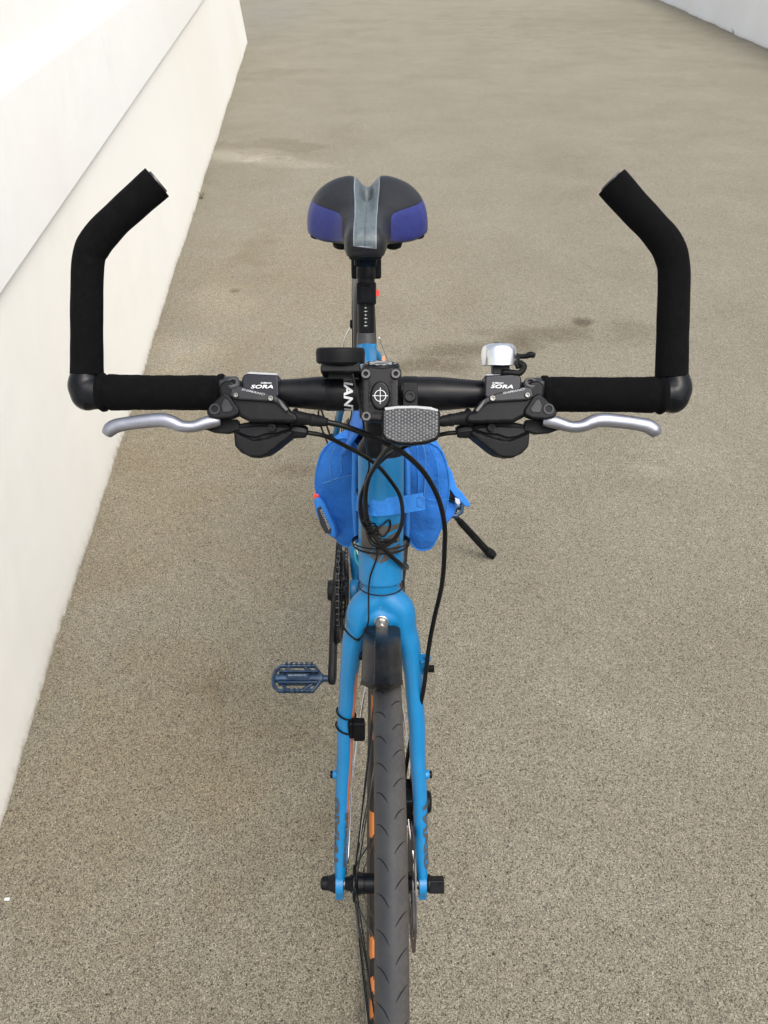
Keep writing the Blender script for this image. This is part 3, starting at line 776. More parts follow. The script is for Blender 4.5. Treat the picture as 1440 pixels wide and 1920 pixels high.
# light mount with red button, reflector behind
lm = MB(); box(lm, pS(.552,.001,.008), .034, .036, .030, (X, STd, V((0,-.9563,.2924)))); box(lm, pS(.552,.001,.024), .021, .030, .006, (X, STd, V((0,-.9563,.2924))))
lm_ = make('light_mount', lm, 'black', bike, bevel=.002)
mb = MB(); box(mb, pS(.553,.0205,.012), .007, .011, .010, (X, STd, V((0,-.9563,.2924)))); make('red_button', mb, 'red', lm_, bevel=.001)
mb = MB(); box(mb, pS(.551,.003,.0272), .003, .022, .0012, (X, STd, V((0,-.9563,.2924)))); make('mount_slot', mb, 'rubber', lm_)
mb = MB(); tube(mb, [pS(.577), pS(.5775), pS(.594), pS(.5945)], [.0165,.0185,.0185,.0165], 28); rrb = make('reflector_clamp', mb, 'black', bike)
mb = MB(); box(mb, pS(.592,.0,-.034), .054, .036, .012, (X, STd, V((0,-.9563,.2924)))); box(mb, pS(.588,0,-.02), .014,.014,.02,(X, STd, V((0,-.9563,.2924)))); make('rear_reflector', mb, 'black', rrb, bevel=.004, bseg=3)
mb = MB(); box(mb, pS(.592,.0,-.042), .046, .030, .004, (X, STd, V((0,-.9563,.2924)))); make('red_lens', mb, 'red', rrb, bevel=.002)

SX = fx(1.36,.95)+.0005; y0s, y1s = 1.236, 1.490
HW = [(0,.020),(.02,.028),(.06,.0325),(.16,.0345),(.34,.036),(.46,.041),(.56,.058),(.64,.082),(.72,.1005),(.80,.1085),(.88,.1085),(.94,.099),(.98,.076),(1,.05)]
ZT = [(0,.9400),(.03,.952),(.09,.958),(.3,.957),(.5,.958),(.7,.975),(.84,.987),(.92,.985),(.97,.972),(1,.948)]
ZB = [(0,.922),(.3,.915),(.5,.902),(.65,.893),(.8,.894),(.93,.902),(1,.915)]
mb = MB(); nu, nv = 110, 96; vs=[]; sb=[]; sg=[]; sm=[]
for i in range(nu+1):
    u = i/nu; u2 = u; hw = sinterp(HW,u2); zt = sinterp(ZT,u2,.06); zb = sinterp(ZB,u2,.06)
    for j in range(nv+1):
        a = -PI/2*1.0 + PI*j/nv          # -90..90 across
        sx = math.sin(a); cx_ = math.cos(a)
        ex = sinterp([(0,.6),(.5,.62),(.8,.86),(1,.9)], u2); x = hw*math.copysign(abs(sx)**(.62+.2*(ex-.6)/.3), sx); z = zb + (zt-zb)*abs(cx_)**(ex*.92)
        ch = sinterp([(0,0),(.25,.002),(.45,.008),(.62,.020),(.80,.028),(.92,.022),(1,.006)], u2)
        z -= ch*math.exp(-(x/.0155)**2)
        hole = .030*math.exp(-((u2-.80)/.08)**4 - (x/.0075)**4); z -= hole
        y = y0s + (y1s-y0s)*u2 + .010*(abs(x)/.1)**2*(-.3)
        # wing corners tuck down slightly
        vs.append(V((SX+x, y, z)))
        wob = .0
        b1 = .9475 - .045*max(0,(.085-abs(x)))*.9 - z; b2 = abs(x)-.0405
        k = .007; 
        if b1 < k and b2 < k: sd = k - math.hypot(max(0,k-b1), max(0,k-b2)) if (k-b1 > 0 and k-b2 > 0) else min(b1,b2)
        else: sd = min(b1,b2)
        if u2 < .3: sd = -.01
        sb.append(sd)
        gw = interp([(0,.0195),(.3,.0195),(.55,.021),(.75,.0235),(1,.023)], u2)
        sg.append(gw-abs(x)); sm.append(x if u2 < .62 else .01)
fs = []
for i in range(nu):
    for j in range(nv): fs.append((i*(nv+1)+j, i*(nv+1)+j+1, (i+1)*(nv+1)+j+1, (i+1)*(nv+1)+j))
base = len(vs)
# under side rim
for i in range(nu+1):
    hw = sinterp(HW,i/nu); zb = sinterp(ZB,i/nu,.06); y = y0s+(y1s-y0s)*i/nu
    for s in (-1,1): vs.append(V((SX+s*hw*.93, y, zb-.006))); sb.append(-.01); sg.append(-.01); sm.append(.01)
for i in range(nu):
    a,b = base+2*i, base+2*i+2
    fs += [(a,b,(i+1)*(nv+1),i*(nv+1)), (b+1,a+1,i*(nv+1)+nv,(i+1)*(nv+1)+nv), (a,a+1,b+1,b)]
fs.append(tuple([base, base+1]+[nv-j for j in range(nv+1)]))
e = nu*(nv+1); fs.append(tuple([e+j for j in range(nv+1)]+[base+2*nu+1, base+2*nu]))
mb.add(vs, fs); mb.attr.update(sd_blue=sb, sd_grey=sg, sd_mid=sm)
sad = make('saddle', mb, 'saddle', bike, sharp=0)
# plastic base, rails, bumpers
mb = MB()
extr(mb, [V((SX+a, 1.243+b, .930)) for a,b in ((-.026,0),(-.031,.04),(-.030,.12),(.030,.12),(.031,.04),(.026,0),(.015,-.003),(-.015,-.003))], (0,0,-.021))
box(mb, V((SX,1.262,.905)), .036,.030,.018,(X,Y_,Z))
make('saddle_base', mb, 'gloss', sad, bevel=.004, bseg=3)
for s in (-1,1):
    mb = MB(); lathe(mb, V((SX+s*.046,1.425,.868)), Z, [(0,.010),(.003,.0155),(.010,.017),(.014,.013),(.018,.017),(.026,.017)], 20); make('bumper', mb, 'rubber', sad, sharp=0)
    mb = MB(); ball(mb, V((SX+s*.088,1.425,.890)), .014,.010,.006); make('wing_corner', mb, 'rubber', sad)
    rod('saddle_rail', [V((SX+s*.012,1.262,.905)), V((SX+s*.021,1.31,.893)), V((SX+s*.022,1.38,.893)), V((SX+s*.045,1.43,.895))], .0038, 'black', sad)
mb = MB(); lathe(mb, V((SX-.028,1.372,.893)), X, [(0,.012),(.056,.012)], 20); box(mb, V((SX,1.372,.893)), .04,.036,.03,(X,Y_,Z)); make('seat_clamp', mb, 'black', bike, bevel=.003)

# ---- stem
HBD = .735
def hbp(px, dD=0): return at(px, 735.5+ (px-135)*.0045, HBD+dD)
BC = hbp(713)
mb = MB()
tube(mb, [BC-X*.0195, BC+X*.0195], .0235, 32)
st0 = sa(.628)
tube(mb, [BC, st0], [.0185,.0175], 24, side=X, aspect=1.1)
tube(mb, [sa(.606), sa(.652)], .0200, 32)
box(mb, at(713,742,.713), .034, .046, .014)
stem = make('stem', blend(mb, .0013, 8), 'satin', bike, sharp=0)
# faceplate: rounded plate with a raised oval
mb = MB(); poly = [(681,694),(690,686),(713,689),(736,686),(746,694),(748,712),(741,724),(742,760),(745,779),(738,791),(727,788),(713,792),(699,788),(688,791),(681,779),(684,760),(685,724),(678,712)]
prism(mb, poly, .7060, .015); fpl = make('faceplate', mb, 'satin', stem, bevel=.0055, bseg=5)
mb = MB(); ov = [(713+19*math.sin(a), 742-28*math.cos(a)*(1 if math.cos(a)>0 else .95)) for a in [2*PI*k/32 for k in range(32)]]
prism(mb, ov, .7030, .006); make('face_oval', mb, 'gloss', stem, bevel=.0022, bseg=3)
mb = MB()
for (r, ) in ((10.5,),):
    ring = [at(713+r*math.cos(2*PI*k/40), 742+r*math.sin(2*PI*k/40), .7026) for k in range(40)]
    tube(mb, ring, .00033, 6, closed=True)
tube(mb, [at(698.5,742,.7026), at(727.5,742,.7026)], .0003, 6); tube(mb, [at(713,726.5,.7026), at(713,757.5,.7026)], .0003, 6)
make('crosshair_mark', mb, 'white', stem)
for (px,py) in ((686,702),(742,702),(687,781),(741,781)):
    mb = MB(); lathe(mb, at(px,py,.7060), -FW, [(-.004,.0046),(.0030,.0046),(.0040,.0038),(.0040,.0022),(.0010,.0020),(.0008,.0001)], 24, cap=False); sbt = make('stem_bolt', mb, 'greyl', stem, sharp=40)
    mb = MB(); lathe(mb, at(px,py,.7060)-FW*.0016, -FW, [(0,.0022),(.0006,.0022)], 6); make('hex_socket', mb, 'rubber', stem)
# spacers and cap
mb = MB(); 
lathe(mb, sa(.564), SA, [(0,.0265),(.004,.0262),(.016,.0185),(.020,.0178),(.0205,.0172),(.0215,.0172),(.022,.0178),(.031,.0178),(.0315,.0172),(.0325,.0172),(.033,.0178),(.045,.0178)], 32); make('headset_spacer', mb, 'black', bike, sharp=25)
mb = MB(); lathe(mb, sa(.652), SA, [(0,.0208),(.006,.0208),(.0085,.0190),(.0088,.0150),(.0080,.0145)], 36, cap=True); cap_ = make('top_cap', mb, 'gloss', stem, sharp=30)
mb = MB(); C0 = sa(.6608)
for k in range(14):
    a = 2*PI*k/14; p = C0+X*(math.cos(a)*.0168)+SN*(math.sin(a)*.0168)
    box(mb, p, .0012,.003,.0004,((X*math.cos(a)+SN*math.sin(a)), (-X*math.sin(a)+SN*math.cos(a)), SA))
lathe(mb, C0-SA*.001, SA, [(0,.0125),(.001,.0125),(.0011,.0102),(.0002,.0100)], 30, cap=False)
make('cap_ring_mark', mb, 'print_and_glare', cap_)
mb = MB(); lathe(mb, C0-SA*.003, SA, [(0,.0045),(.0028,.0045),(.003,.003)], 16); make('cap_bolt', mb, 'steel', cap_)

# ---- handlebar
mb = MB(); pts = [hbp(p) for p in (150,300,450,530,600,640,800,835,905,980,1130,1280)]
tube(mb, pts, .0111, 28)
def barR(px):
    d = abs(px-714); return interp([(0,.0159),(95,.0159),(190,.0128),(215,.0115),(560,.0111)], d)
mb = MB(); P = [hbp(p) for p in range(150,1281,10)]; 
vs=[];fs=[];seg=32
for i,p in enumerate(range(150,1281,10)):
    for k in range(seg):
        a = 2*PI*k/seg; vs.append(P[i]+(UP*math.cos(a)+FW*math.sin(a))*barR(p))
for i in range(len(P)-1):
    for k in range(seg): fs.append((i*seg+k,i*seg+(k+1)%seg,(i+1)*seg+(k+1)%seg,(i+1)*seg+k))
fs += [tuple(range(seg)), tuple((len(P)-1)*seg+k for k in range(seg))]
mb.add(vs,fs); bar = make('handlebar', mb, 'satin', bike, sharp=60)
def bar_text(u, v):     # reads from the bar's top down its front
    p = hbp(646+17*v); a = .35+2.85*u
    return p + (UP*math.cos(a)-FW*math.sin(a))*.01605
text_map('bar_lettering', 'GIANT', bar_text, 'white', bar, .15, 3, .03)

# ---- grips
def grip(x0, x1):
    d = 1 if x1 > x0 else -1; mb = MB()
    L = abs(x1-x0); prof = [(0,.0125),(.5,.0165),(6,.0182),(11,.0178),(15,.0156),(18,.0160),(22,.0170),(60,.0163),(L*.5,.0160),(L-30,.0163),(L-20,.0164),(L-17,.0158),(L-12,.0176),(L-5,.0176),(L-1,.016),(L,.0125)]
    seg = 36; vs=[];fs=[]
    dense = []
    for (a,ra),(b,rb) in zip(prof,prof[1:]):
        nn = max(1,int((b-a)/6))
        for q in range(nn): dense.append((a+(b-a)*q/nn, ra+(rb-ra)*q/nn))
    dense.append(prof[-1])
    for i,(h,r) in enumerate(dense):
        c = hbp(x0+d*h)
        for k in range(seg):
            a = 2*PI*k/seg; rr = r*(1+.010*math.sin(h*.11+k*.9)+.007*math.sin(h*.31+k*2.1)); vs.append(c+(UP*math.cos(a)+FW*math.sin(a))*rr)
    for i in range(len(dense)-1):
        for k in range(seg): fs.append((i*seg+k,i*seg+(k+1)%seg,(i+1)*seg+(k+1)%seg,(i+1)*seg+k))
    fs += [tuple(range(seg)), tuple((len(dense)-1)*seg+k for k in range(seg))]
    mb.add(vs,fs); return make('grip', mb, 'foam', bike, sharp=0)
grip(186, 424); grip(1246, 1012)

# ---- bar ends with foam sleeves
def bar_end(mir):
    mx = (lambda x: 1425-x) if mir else (lambda x: x)
    dy = 5 if mir else 0
    D = HBD
    mb = MB()
    tube(mb, [at(mx(x),y+dy,D+dd) for x,y,dd in ((196,736,0),(180,736,0),(166,733,0),(160,722,0),(161,705,-.001),(163,690,-.002))], [.0148,.0158,.0165,.0160,.0140,.0125], 28, smooth=6)
    ball(mb, at(mx(163),738+dy,D), .0150,.0160,.0160)
    clamp = make('bar_end', blend(mb, .0013, 8), 'gloss', bike, sharp=0)
    if not mir: cen = [(163,702),(163,640),(163,565),(165.6,490),(177,458),(206,423),(250,382),(295,342)]
    else: cen = [(1259,707),(1260.5,645),(1262,591),(1264,520),(1261,487),(1249,457),(1223,425),(1188,388),(1147,341.5)]
    dd = [-.001,-.004,-.007,-.010,-.012,-.013,-.014,-.015,-.016]
    pts = [at(x,y,D+dd[i]) for i,(x,y) in enumerate(cen)]; sp = spline(pts, 12)
    r = [.0151,.0147,.0143,.0144,.0146,.0148,.0145,.0146,.0150]
    mb = MB(); seg=32; n=len(sp); vs=[];fs=[]
    rnd = random.Random(11+mir); ph=[rnd.random()*6 for _ in range(4)]
    for i,p in enumerate(sp):
        T = (sp[min(i+1,n-1)]-sp[max(i-1,0)]).normalized(); s = (FW-T*FW.dot(T)).normalized(); u = T.cross(s); t=i/(n-1)
        R = lerpl(r,t)*(1+.012*math.sin(t*19+ph[0])+.008*math.sin(t*43+ph[1]))
        for k in range(seg):
            a=2*PI*k/seg; vs.append(p+(s*math.cos(a)+u*math.sin(a))*R*(1+.006*math.sin(3*a+t*9)))
    for i in range(n-1):
        for k in range(seg): fs.append((i*seg+k,i*seg+(k+1)%seg,(i+1)*seg+(k+1)%seg,(i+1)*seg+k))
    # open end with wall thickness
    T = (sp[-1]-sp[-2]).normalized(); b0=len(vs)
    for k in range(seg): q = sp[-1]+(vs[(n-1)*seg+k]-sp[-1])*.80; vs.append(q)
    for k in range(seg): vs.append(vs[b0+k]-T*.006)
    for k in range(seg):
        fs.append(((n-1)*seg+k,(n-1)*seg+(k+1)%seg,b0+(k+1)%seg,b0+k)); fs.append((b0+k,b0+(k+1)%seg,b0+seg+(k+1)%seg,b0+seg+k))
    fs.append(tuple(range(seg)))
    mb.add(vs,fs); make('foam_sleeve', mb, 'foam', clamp, sharp=40)
    mb = MB(); tube(mb, [sp[-3], sp[-1]+T*.0012, sp[-1]+T*.0018], [.0118,.0118,.0106], 28); make('end_plug', mb, 'greyl', clamp)
bar_end(False); bar_end(True)

# ---- brake levers with shifters
def brake(mir):
    mx = (lambda x: 1431.5-x) if mir else (lambda x: x)
    q = lambda pts: [(mx(x), y+ (1 if mir else 0)) for x,y in pts]
    # main body
    mb = MB()
    prism(mb, q([(408,722),(420,711),(436,712),(447,724),(470,730),(495,735),(519,744),(532,752),(545,770),(557,776),(560,790),(548,793),(520,792),(470,791),(448,780),(428,768),(412,750)]), .706, .024)
    body = make('brake_lever', mb, 'black', bike, bevel=.004, bseg=3)
    mb = MB()   # raised cap plate
    prism(mb, q([(433,727),(446,723),(470,729),(497,735),(518,743),(530,752),(538,765),(527,763),(516,754),(495,752),(440,749),(430,742)]), .7015, .006)
    make('lever_cover', mb, 'grey', body, bevel=.0018, bseg=3)
    mb = MB(); prism(mb, q([(519,747),(524,748),(541,768),(536,772),(527,762)]), .7005, .004); make('cover_edge', mb, 'greyl', body, bevel=.0008)
    mb = MB()   # clamp band round the bar
    c0 = hbp(mx(411)); c1 = hbp(mx(447)); tube(mb, [c0,c1], .0155, 24)
    prism(mb, q([(409,712),(446,708),(447,722),(428,736),(410,735)]), .7120, .020)
    make('lever_clamp', mb, 'grey', body, bevel=.002)
    mb = MB(); lathe(mb, at(mx(438),722,.7115), (-FW+UP*.5).normalized(), [(-.002,.0062),(.003,.0062),(.0045,.005),(.0045,.003),(.002,.0028),(.0018,.0001)], 24, cap=False); make('clamp_bolt', mb, 'greyl', body)
    # pivot ear with slot
    mb = MB()
    prism(mb, q([(387,768),(396,758),(420,735),(431,742),(449,768),(447,777),(434,783),(408,785),(394,782),(387,776)]), .7025, .013); make('pivot_ear', mb, 'black', body, bevel=.003, bseg=3)
    mb = MB(); lathe(mb, at(mx(403),767,.7025), -FW, [(-.002,.0052),(.0012,.0048),(.0012,.0032),(-.001,.0030),(-.0012,.0001)], 20, cap=False); make('pivot_pin', mb, 'grey', body)
    mb = MB(); prism(mb, q([(414,760),(420,747),(427,750),(437,766),(433,772),(418,773)]), .7018, .002); make('ear_recess', mb, 'grey', body, bevel=.0006)
    for (x,y,r) in ((443,741,.0025),(508,747,.0028)):
        mb = MB(); lathe(mb, at(mx(x),y,.7015), -FW, [(-.002,r),(.0012,r),(.002,r*.8),(.002,r*.5),(.0005,r*.45),(.0004,.0001)], 20, cap=False); make('cover_screw', mb, 'steel', body)
    # silver blade
    cl = [(414,788),(402,789),(385,793),(362,800),(340,799),(322,791.5),(302,787.5),(270,790),(240,794),(217,799),(206,806),(200,815)]
    wd = [.0050,.0060,.0058,.0052,.0054,.0062,.0066,.0064,.0062,.0066,.0066,.0050]
    mb = MB(); tube(mb, [at(mx(x),y,.712-.004*math.sin(i*.28)) for i,(x,y) in enumerate(cl)], wd, 24, smooth=6, side=UP, aspect=[.9,.9,1.0,1.1,1.1,1.0,.9,.9,.9,.9,1.0,1.0])
    blade = make('lever_blade', blend(mb, .0011, 5), 'silver', body, sharp=0)
    mb = MB(); prism(mb, q([(395,786),(445,786),(450,806),(425,812),(398,810),(383,804),(372,803),(382,800)]), .718, .012); make('lever_stop', mb, 'rubber', body, bevel=.003)
    # display pod
    mb = MB(); prism(mb, q([(453,709),(457,702),(465,700),(520,703),(522,707),(523,741),(518,746),(455,738)]), .7085, .030); pod = make('display_pod', mb, 'navy', body, bevel=.0025, bseg=3)
    mb = MB(); prism(mb, q([(462,698.5),(468,696.5),(520,699.5),(522,704),(464,703.5)]), .7110, .026); make('display_window', mb, 'print_and_glare', body, bevel=.001)  # pale colour paints the glossy highlight on the window
    # shifter housing below
    mb = MB()
    prism(mb, q([(438,806),(440,796),(470,790),(540,795),(551,803),(548,813),(532,826),(512,842),(498,851),(480,854),(464,852),(450,844),(440,832)]), .7200, .034)
    prism(mb, q([(437,806),(442,812),(475,826),(500,822),(549,806),(547,814),(531,827),(511,843),(500,852),(484,857),(467,856),(452,849),(440,836)]), .7150, .020)
    sh = blend(mb, .0013, 5); shf = make('shifter', sh, 'rubber', body, sharp=0)
    mb = MB(); prism(mb, q([(446,806),(450,801),(490,798),(530,800),(544,804),(520,812),(497,814),(480,820),(462,818),(447,811)]), .7175, .008); make('shifter_cover', mb, 'black', body, bevel=.0015)
    mb = MB(); lathe(mb, at(mx(510),802,.7135), -FW, [(-.001,.0035),(.0012,.0035),(.0013,.002),(.0002,.0018),(0,.0001)], 16, cap=False); make('shifter_screw', mb, 'rubber', body)
    # barrel adjusters and boots
    p = [at(mx(x),y,D) for x,y,D in ((552,783,.716),(557,784,.715),(580,786,.713),(583,787,.713),(586,787.5,.7128),(589,788,.7126),(592,788.5,.7124),(595,789,.712),(598,789.3,.712),(614,791.5,.710))]
    mb = MB(); tube(mb, p, [.0088,.0062,.0066,.0060,.0052,.0060,.0050,.0056,.0046,.0036], 20); make('cable_boot', mb, 'rubber', body, sharp=50)
    mb = MB(); tube(mb, [at(mx(546),806,.726), at(mx(552),807,.725), at(mx(572),810,.723), at(mx(576),811,.723)], [.0062,.0085,.0080,.0045], 10); make('barrel_adjuster', mb, 'black', body, sharp=30)
    if not mir:
        flat_text('pod_lettering', 'SORA', (470,728.3), (512,728.3), 6.8, .7078, 'white', pod, .25, .02)
        flat_text('pod_small_lettering', 'SHIMANO', (489,719.6), (509,719.6), 3.2, .7078, 'white', pod, .1)
        flat_text('cover_lettering', 'SHIMANO', (452,731.5), (496,742), 4.3, .7008, 'print_and_glare', body, .3)
    else:
        flat_text('pod_lettering', 'SORA', (920,727.6), (962,728.4), 6.8, .7078, 'white', pod, .25, .02)
        flat_text('pod_small_lettering', 'SHIMANO', (923,719.4), (944,720), 3.2, .7078, 'white', pod, .1)
        flat_text('cover_lettering', 'SHIMANO', (943,739.5), (984,731.5), 4.3, .7008, 'print_and_glare', body, .3)
brake(False); brake(True)

# ---- cycle computer
mb = MB(); lathe(mb, at(638.5,682,.705), UP-FW*.20, [(0,.0195),(.0015,.0212),(.010,.0215),(.013,.0208),(.0142,.0190),(.0142,.001)], 40)
rx = MB(); rx.v = [at(638.5,682,.705)+V((( v-at(638.5,682,.705)).x*1.02, (v-at(638.5,682,.705)).y, (v-at(638.5,682,.705)).z)) for v in mb.v]; rx.f = mb.f; rx.m = mb.m
comp = make('cycle_computer', rx, 'rubber', bike, sharp=25)
mb = MB(); box(mb, at(640,688,.707), .034,.0065,.030); box(mb, at(639.5,697,.708), .0345,.0055,.033); make('computer_mount', mb, 'black', comp, bevel=.001)
mb = MB(); tube(mb, [hbp(612), hbp(613), hbp(645), hbp(646)], [.0162,.0172,.0172,.0162], 32); box(mb, at(640,706,.715), .022,.007,.02); make('mount_band', mb, 'black', comp, sharp=40)
mb = MB(); tube(mb, [at(*p) for p in ((661,701,.694),(665,720,.6965),(670,741,.699),(676,765,.703),(681,790,.71),(685,824,.76),(689,850,.82),(692,876,.855),(684,905,.862),(678,940,.875),(684,975,.880),(700,995,.880),(716,985,.885),(730,975,.885),(731,990,.89),(720,1005,.89),(708,1000,.89),(706,1015,.893),(707,1040,.895),(703,1056,.898),(695,1078,.905),(691.5,1100,.91),(691,1124,.915),(691,1161,.918),(686,1180,.922),(678,1194,.928),(668,1200,.932))], .0011, 8, smooth=6); make('sensor_wire', mb, 'cable', comp, sharp=0)

# ---- bell
bc = at(935,684.5,.716)
mb = MB(); BA = (UP-FW*.18).normalized(); lathe(mb, bc, BA, [(0,.0158),(0,.0163),(.0045,.0164),(.0125,.0162),(.0162,.0150),(.0186,.0122),(.0194,.0080),(.0196,.0001)], 40, cap=False); bell = make('bell', mb, 'chrome', bike, sharp=60)
mb = MB(); lathe(mb, bc-BA*.0005, BA, [(0,.0135),(.001,.0135)], 24); box(mb, at(938,692,.716), .015,.011,.014); make('bell_base', mb, 'black', bell, bevel=.001)
mb = MB(); tube(mb, [at(*p) for p in ((940,698,.71),(960,699,.71),(972,700,.71),(980,694,.71),(982,686,.71),(977,682,.71),(980,678,.71))], [.003,.003,.003,.0028,.003,.003,.0022], 12, smooth=5); tube(mb, [at(*p) for p in ((966,667,.712),(975,668,.712),(985,668,.711),(995,665,.71),(1003,667,.71))], [.003,.0022,.0024,.003,.0022], 12, smooth=5); tube(mb, [at(972,668,.712), at(969,680,.712), at(972,690,.711)], .0022, 10, smooth=4); make('bell_striker', mb, 'rubber', bell, sharp=0)
mb = MB(); lathe(mb, bc+BA*.019, BA, [(0,.005),(.001,.005),(.0015,.004)], 20); make('bell_cap', mb, 'steel', bell)
# ---- front reflector
mb = MB(); poly = [(716,775),(720,763),(745,759.5),(778,759),(808,762),(823,766),(826,775),(825,815),(821,824),(800,832),(770,835),(745,833),(722,826),(716,815)]
prism(mb, poly, .690, .011); refl = make('front_reflector', mb, 'black', bike, bevel=.002, bseg=3)
mb = MB(); prism(mb, [(719.5,772),(724,767.5),(745,764.5),(778,764),(806,766.5),(820,770),(822,778),(821,812),(817,820),(798,827),(770,830),(747,828.5),(726,822),(719.5,813)], .6875, .003); make('reflector_lens', mb, 'lens', refl, bevel=.0008)
mb = MB(); prism(mb, [(721,764),(745,761),(778,760.5),(808,763),(822,768),(821,772),(806,768.5),(778,766),(745,766.5),(722,770)], .6868, .002); make('rim_highlight', mb, 'print_and_glare', refl, bevel=.0006)  # pale strip paints the glare along the reflector's top edge
mb = MB(); tube(mb, [hbp(756), hbp(757), hbp(781), hbp(782)], [.0160,.0176,.0176,.0160], 32); box(mb, at(769,742,.706), .013,.022,.012); make('reflector_clamp_band', mb, 'black', refl, bevel=.0015)
mb = MB(); lathe(mb, at(769,743,.699), -FW, [(-.003,.0055),(.001,.0055),(.0018,.0045),(.0018,.0025),(.0003,.0023),(.0002,.0001)], 20, cap=False); make('clamp_screw', mb, 'satin', refl)

# ---- cables
def cable(pts, r=.0025, m='cable'): 
    mb = MB(); tube(mb, [at(*p) for p in pts], r, 12, smooth=8); return make('cable', mb, m, bike, sharp=0)
cable([(611,791,.711),(645,799,.716),(678,811,.725),(722,830,.742),(760,852,.765),(792,882,.79),(814,917,.815),(827,950,.835),(834,990,.855),(833.5,1031,.875),(831,1075,.893),(826,1110,.905),(815,1156,.92),(805,1208,.935),(799,1256,.948),(792,1305,.965),(781,1350,.995),(769,1392,1.02),(763,1429,1.035),(759,1455,1.045),(760,1480,1.05)], .0027)
cable([(575,811,.723),(611,818,.73),(651,838,.76),(686,857,.80),(711,876,.83),(732,901,.85),(749,928,.862),(755,960,.868),(751,990,.873),(738,1012,.878),(716,1024,.882),(697,1018,.884),(689,996,.882),(685,970,.880),(686,945,.888),(672,925,.93),(668,900,.98)], .0022)
cable([(822,790,.711),(786,803,.715),(751,821,.73),(722,847,.76),(703,874,.80),(690,901,.835),(685,933,.855),(687,966,.865),(697,996,.873),(714,1022,.88),(736,1045,.892),(753,1059,.91),(761,1065,.935),(763,1062,.97),(752,1050,1.03)], .0026)
cable([(857,811,.723),(830,814,.725),(790,826,.735),(757,838,.76),(730,852,.785),(708,871,.81),(692,895,.835),(679,922,.855),(675,950,.865),(679,977,.873),(692,997,.879),(706,1010,.882),(722,1014,.884),(740,1014,.90),(760,1012,.94)], .0021)
# ties round the bundle and the head tube
def ring_on_head(s, tilt, r=.0275, rr=.0009, m='cable', name='cable_tie', x=0):
    pts = [sa(s+tilt*math.cos(2*PI*k/40)+.0) + X*(math.sin(2*PI*k/40)*r+x) + SN*(math.cos(2*PI*k/40)*r) for k in range(40)]
    mb = MB(); tube(mb, pts, rr, 8, closed=True, side=SA, aspect=1.0); return make(name, mb, m, bike, sharp=0)
ring_on_head(.399, -.002, .0268, .0008)
ring_on_head(.452, -.001, .0330, .0012)
ring_on_head(.455, .002, .0340, .0009)
for (px,py,D) in ((694,986,.869),(697,991,.87),(700,1000,.874)):
    c = at(px,py,D); t = (at(px+10,py+30,D+.006)-c).normalized(); a = t.orthogonal().normalized(); b = t.cross(a)
    mb = MB(); tube(mb, circle_pts(c, .0062, a, b, 20), .0009, 6, closed=True); make('cable_tie', mb, 'rubber', bike, sharp=0)
rod('tie_tail', [at(680,976,.868), at(690,978,.862), at(697,978,.860)], .0009, 'cable')
def loop_leg(t, tilt=0, s=-1, rr=.0012):
    c = fork_pt(t, s*interp(XT,t)); T = (fork_pt(t+.02, s*interp(XT,t+.02))-c).normalized(); S=(X-T*X.dot(T)).normalized(); u = T.cross(S)
    R = interp([(.05,.0172),(.15,.0138),(.25,.0122),(1,.0095)], t)
    pts = [c+S*(math.cos(2*PI*k/30)*R*1.02)+u*(math.sin(2*PI*k/30)*R*1.38)+T*(tilt*math.cos(2*PI*k/30)) for k in range(30)]
    mb = MB(); tube(mb, pts, rr, 8, closed=True); return make('rubber_ring', mb, 'rubber', bike, sharp=0)
mb = MB(); tube(mb, [at(*p) for p in ((646,1152,.962),(641,1162,.955),(644,1175,.944),(653,1188,.937),(664,1197,.936),(672,1200,.940),(678,1195,.950),(682,1188,.962))], .0012, 8, smooth=6); make('rubber_ring', mb, 'rubber', bike, sharp=0)
loop_leg(.405,.003); loop_leg(.455,.004)
# wheel sensor on the left leg
mb = MB(); c = fork_pt(.43, -.0270)+V((0,-.014,0)); box(mb, c, .0145,.030,.012, (X,(V((0,.13,.99))),Y_)); box(mb, c+V((-.010,.003,-.001)), .008,.026,.012, (X,(V((0,.13,.99))),Y_)); make('wheel_sensor', mb, 'rubber', bike, bevel=.003, bseg=3)
# cable clip on the right leg
mb = MB(); c = fork_pt(.235, interp(XT,.235)+.0135); box(mb, c, .010,.014,.024,(X,Y_,Z)); lathe(mb, c+V((.004,-.002,.010)), V((0,0,1)), [(0,.004),(.006,.004)], 12); make('cable_guide', mb, 'paint', fork, bevel=.003)
mb = MB(); box(mb, c+V((.006,-.006,-.001)), .013,.006,.008,(X,Y_,Z)); make('guide_clip', mb, 'rubber', bike, bevel=.001)

# ---- crankset, chain, cassette, derailleur
CRX = BBx
mb = MB()
lathe(mb, BB+V((-.040,0,0)), -X, [(0,.020),(.006,.020),(.012,.022),(.040,.020)], 24)
cr_end = V((0, -.17*math.cos(.72), -.17*math.sin(.72)))
def arm(mb, x0, x1, d, sgn):
    a = BB+V((x0,0,0)); b = BB+V((x1,0,0))+d
    tube(mb, [a, a.lerp(b,.3)+X*sgn*.002, a.lerp(b,.7)+X*sgn*.001, b, b+(b-a).normalized()*.012], [.0175,.0160,.0150,.0160,.010], 18, smooth=4, side=(0,-d.z,d.y), aspect=.55)
arm(mb, -.062, -.069, cr_end, -1)
lathe(mb, BB+V((-.062,0,0))+cr_end, -X, [(0,.012),(.014,.012)], 20)
for k in range(5):
    a = 2*PI*k/5+.3; tube(mb, [BB+V((-.062,0,0)), BB+V((-.060,math.cos(a)*.062,math.sin(a)*.062))], [.010,.006], 10, side=X, aspect=1.6)
crank = make('crankset', blend(mb, .0020, 6), 'crank', bike, sharp=0)
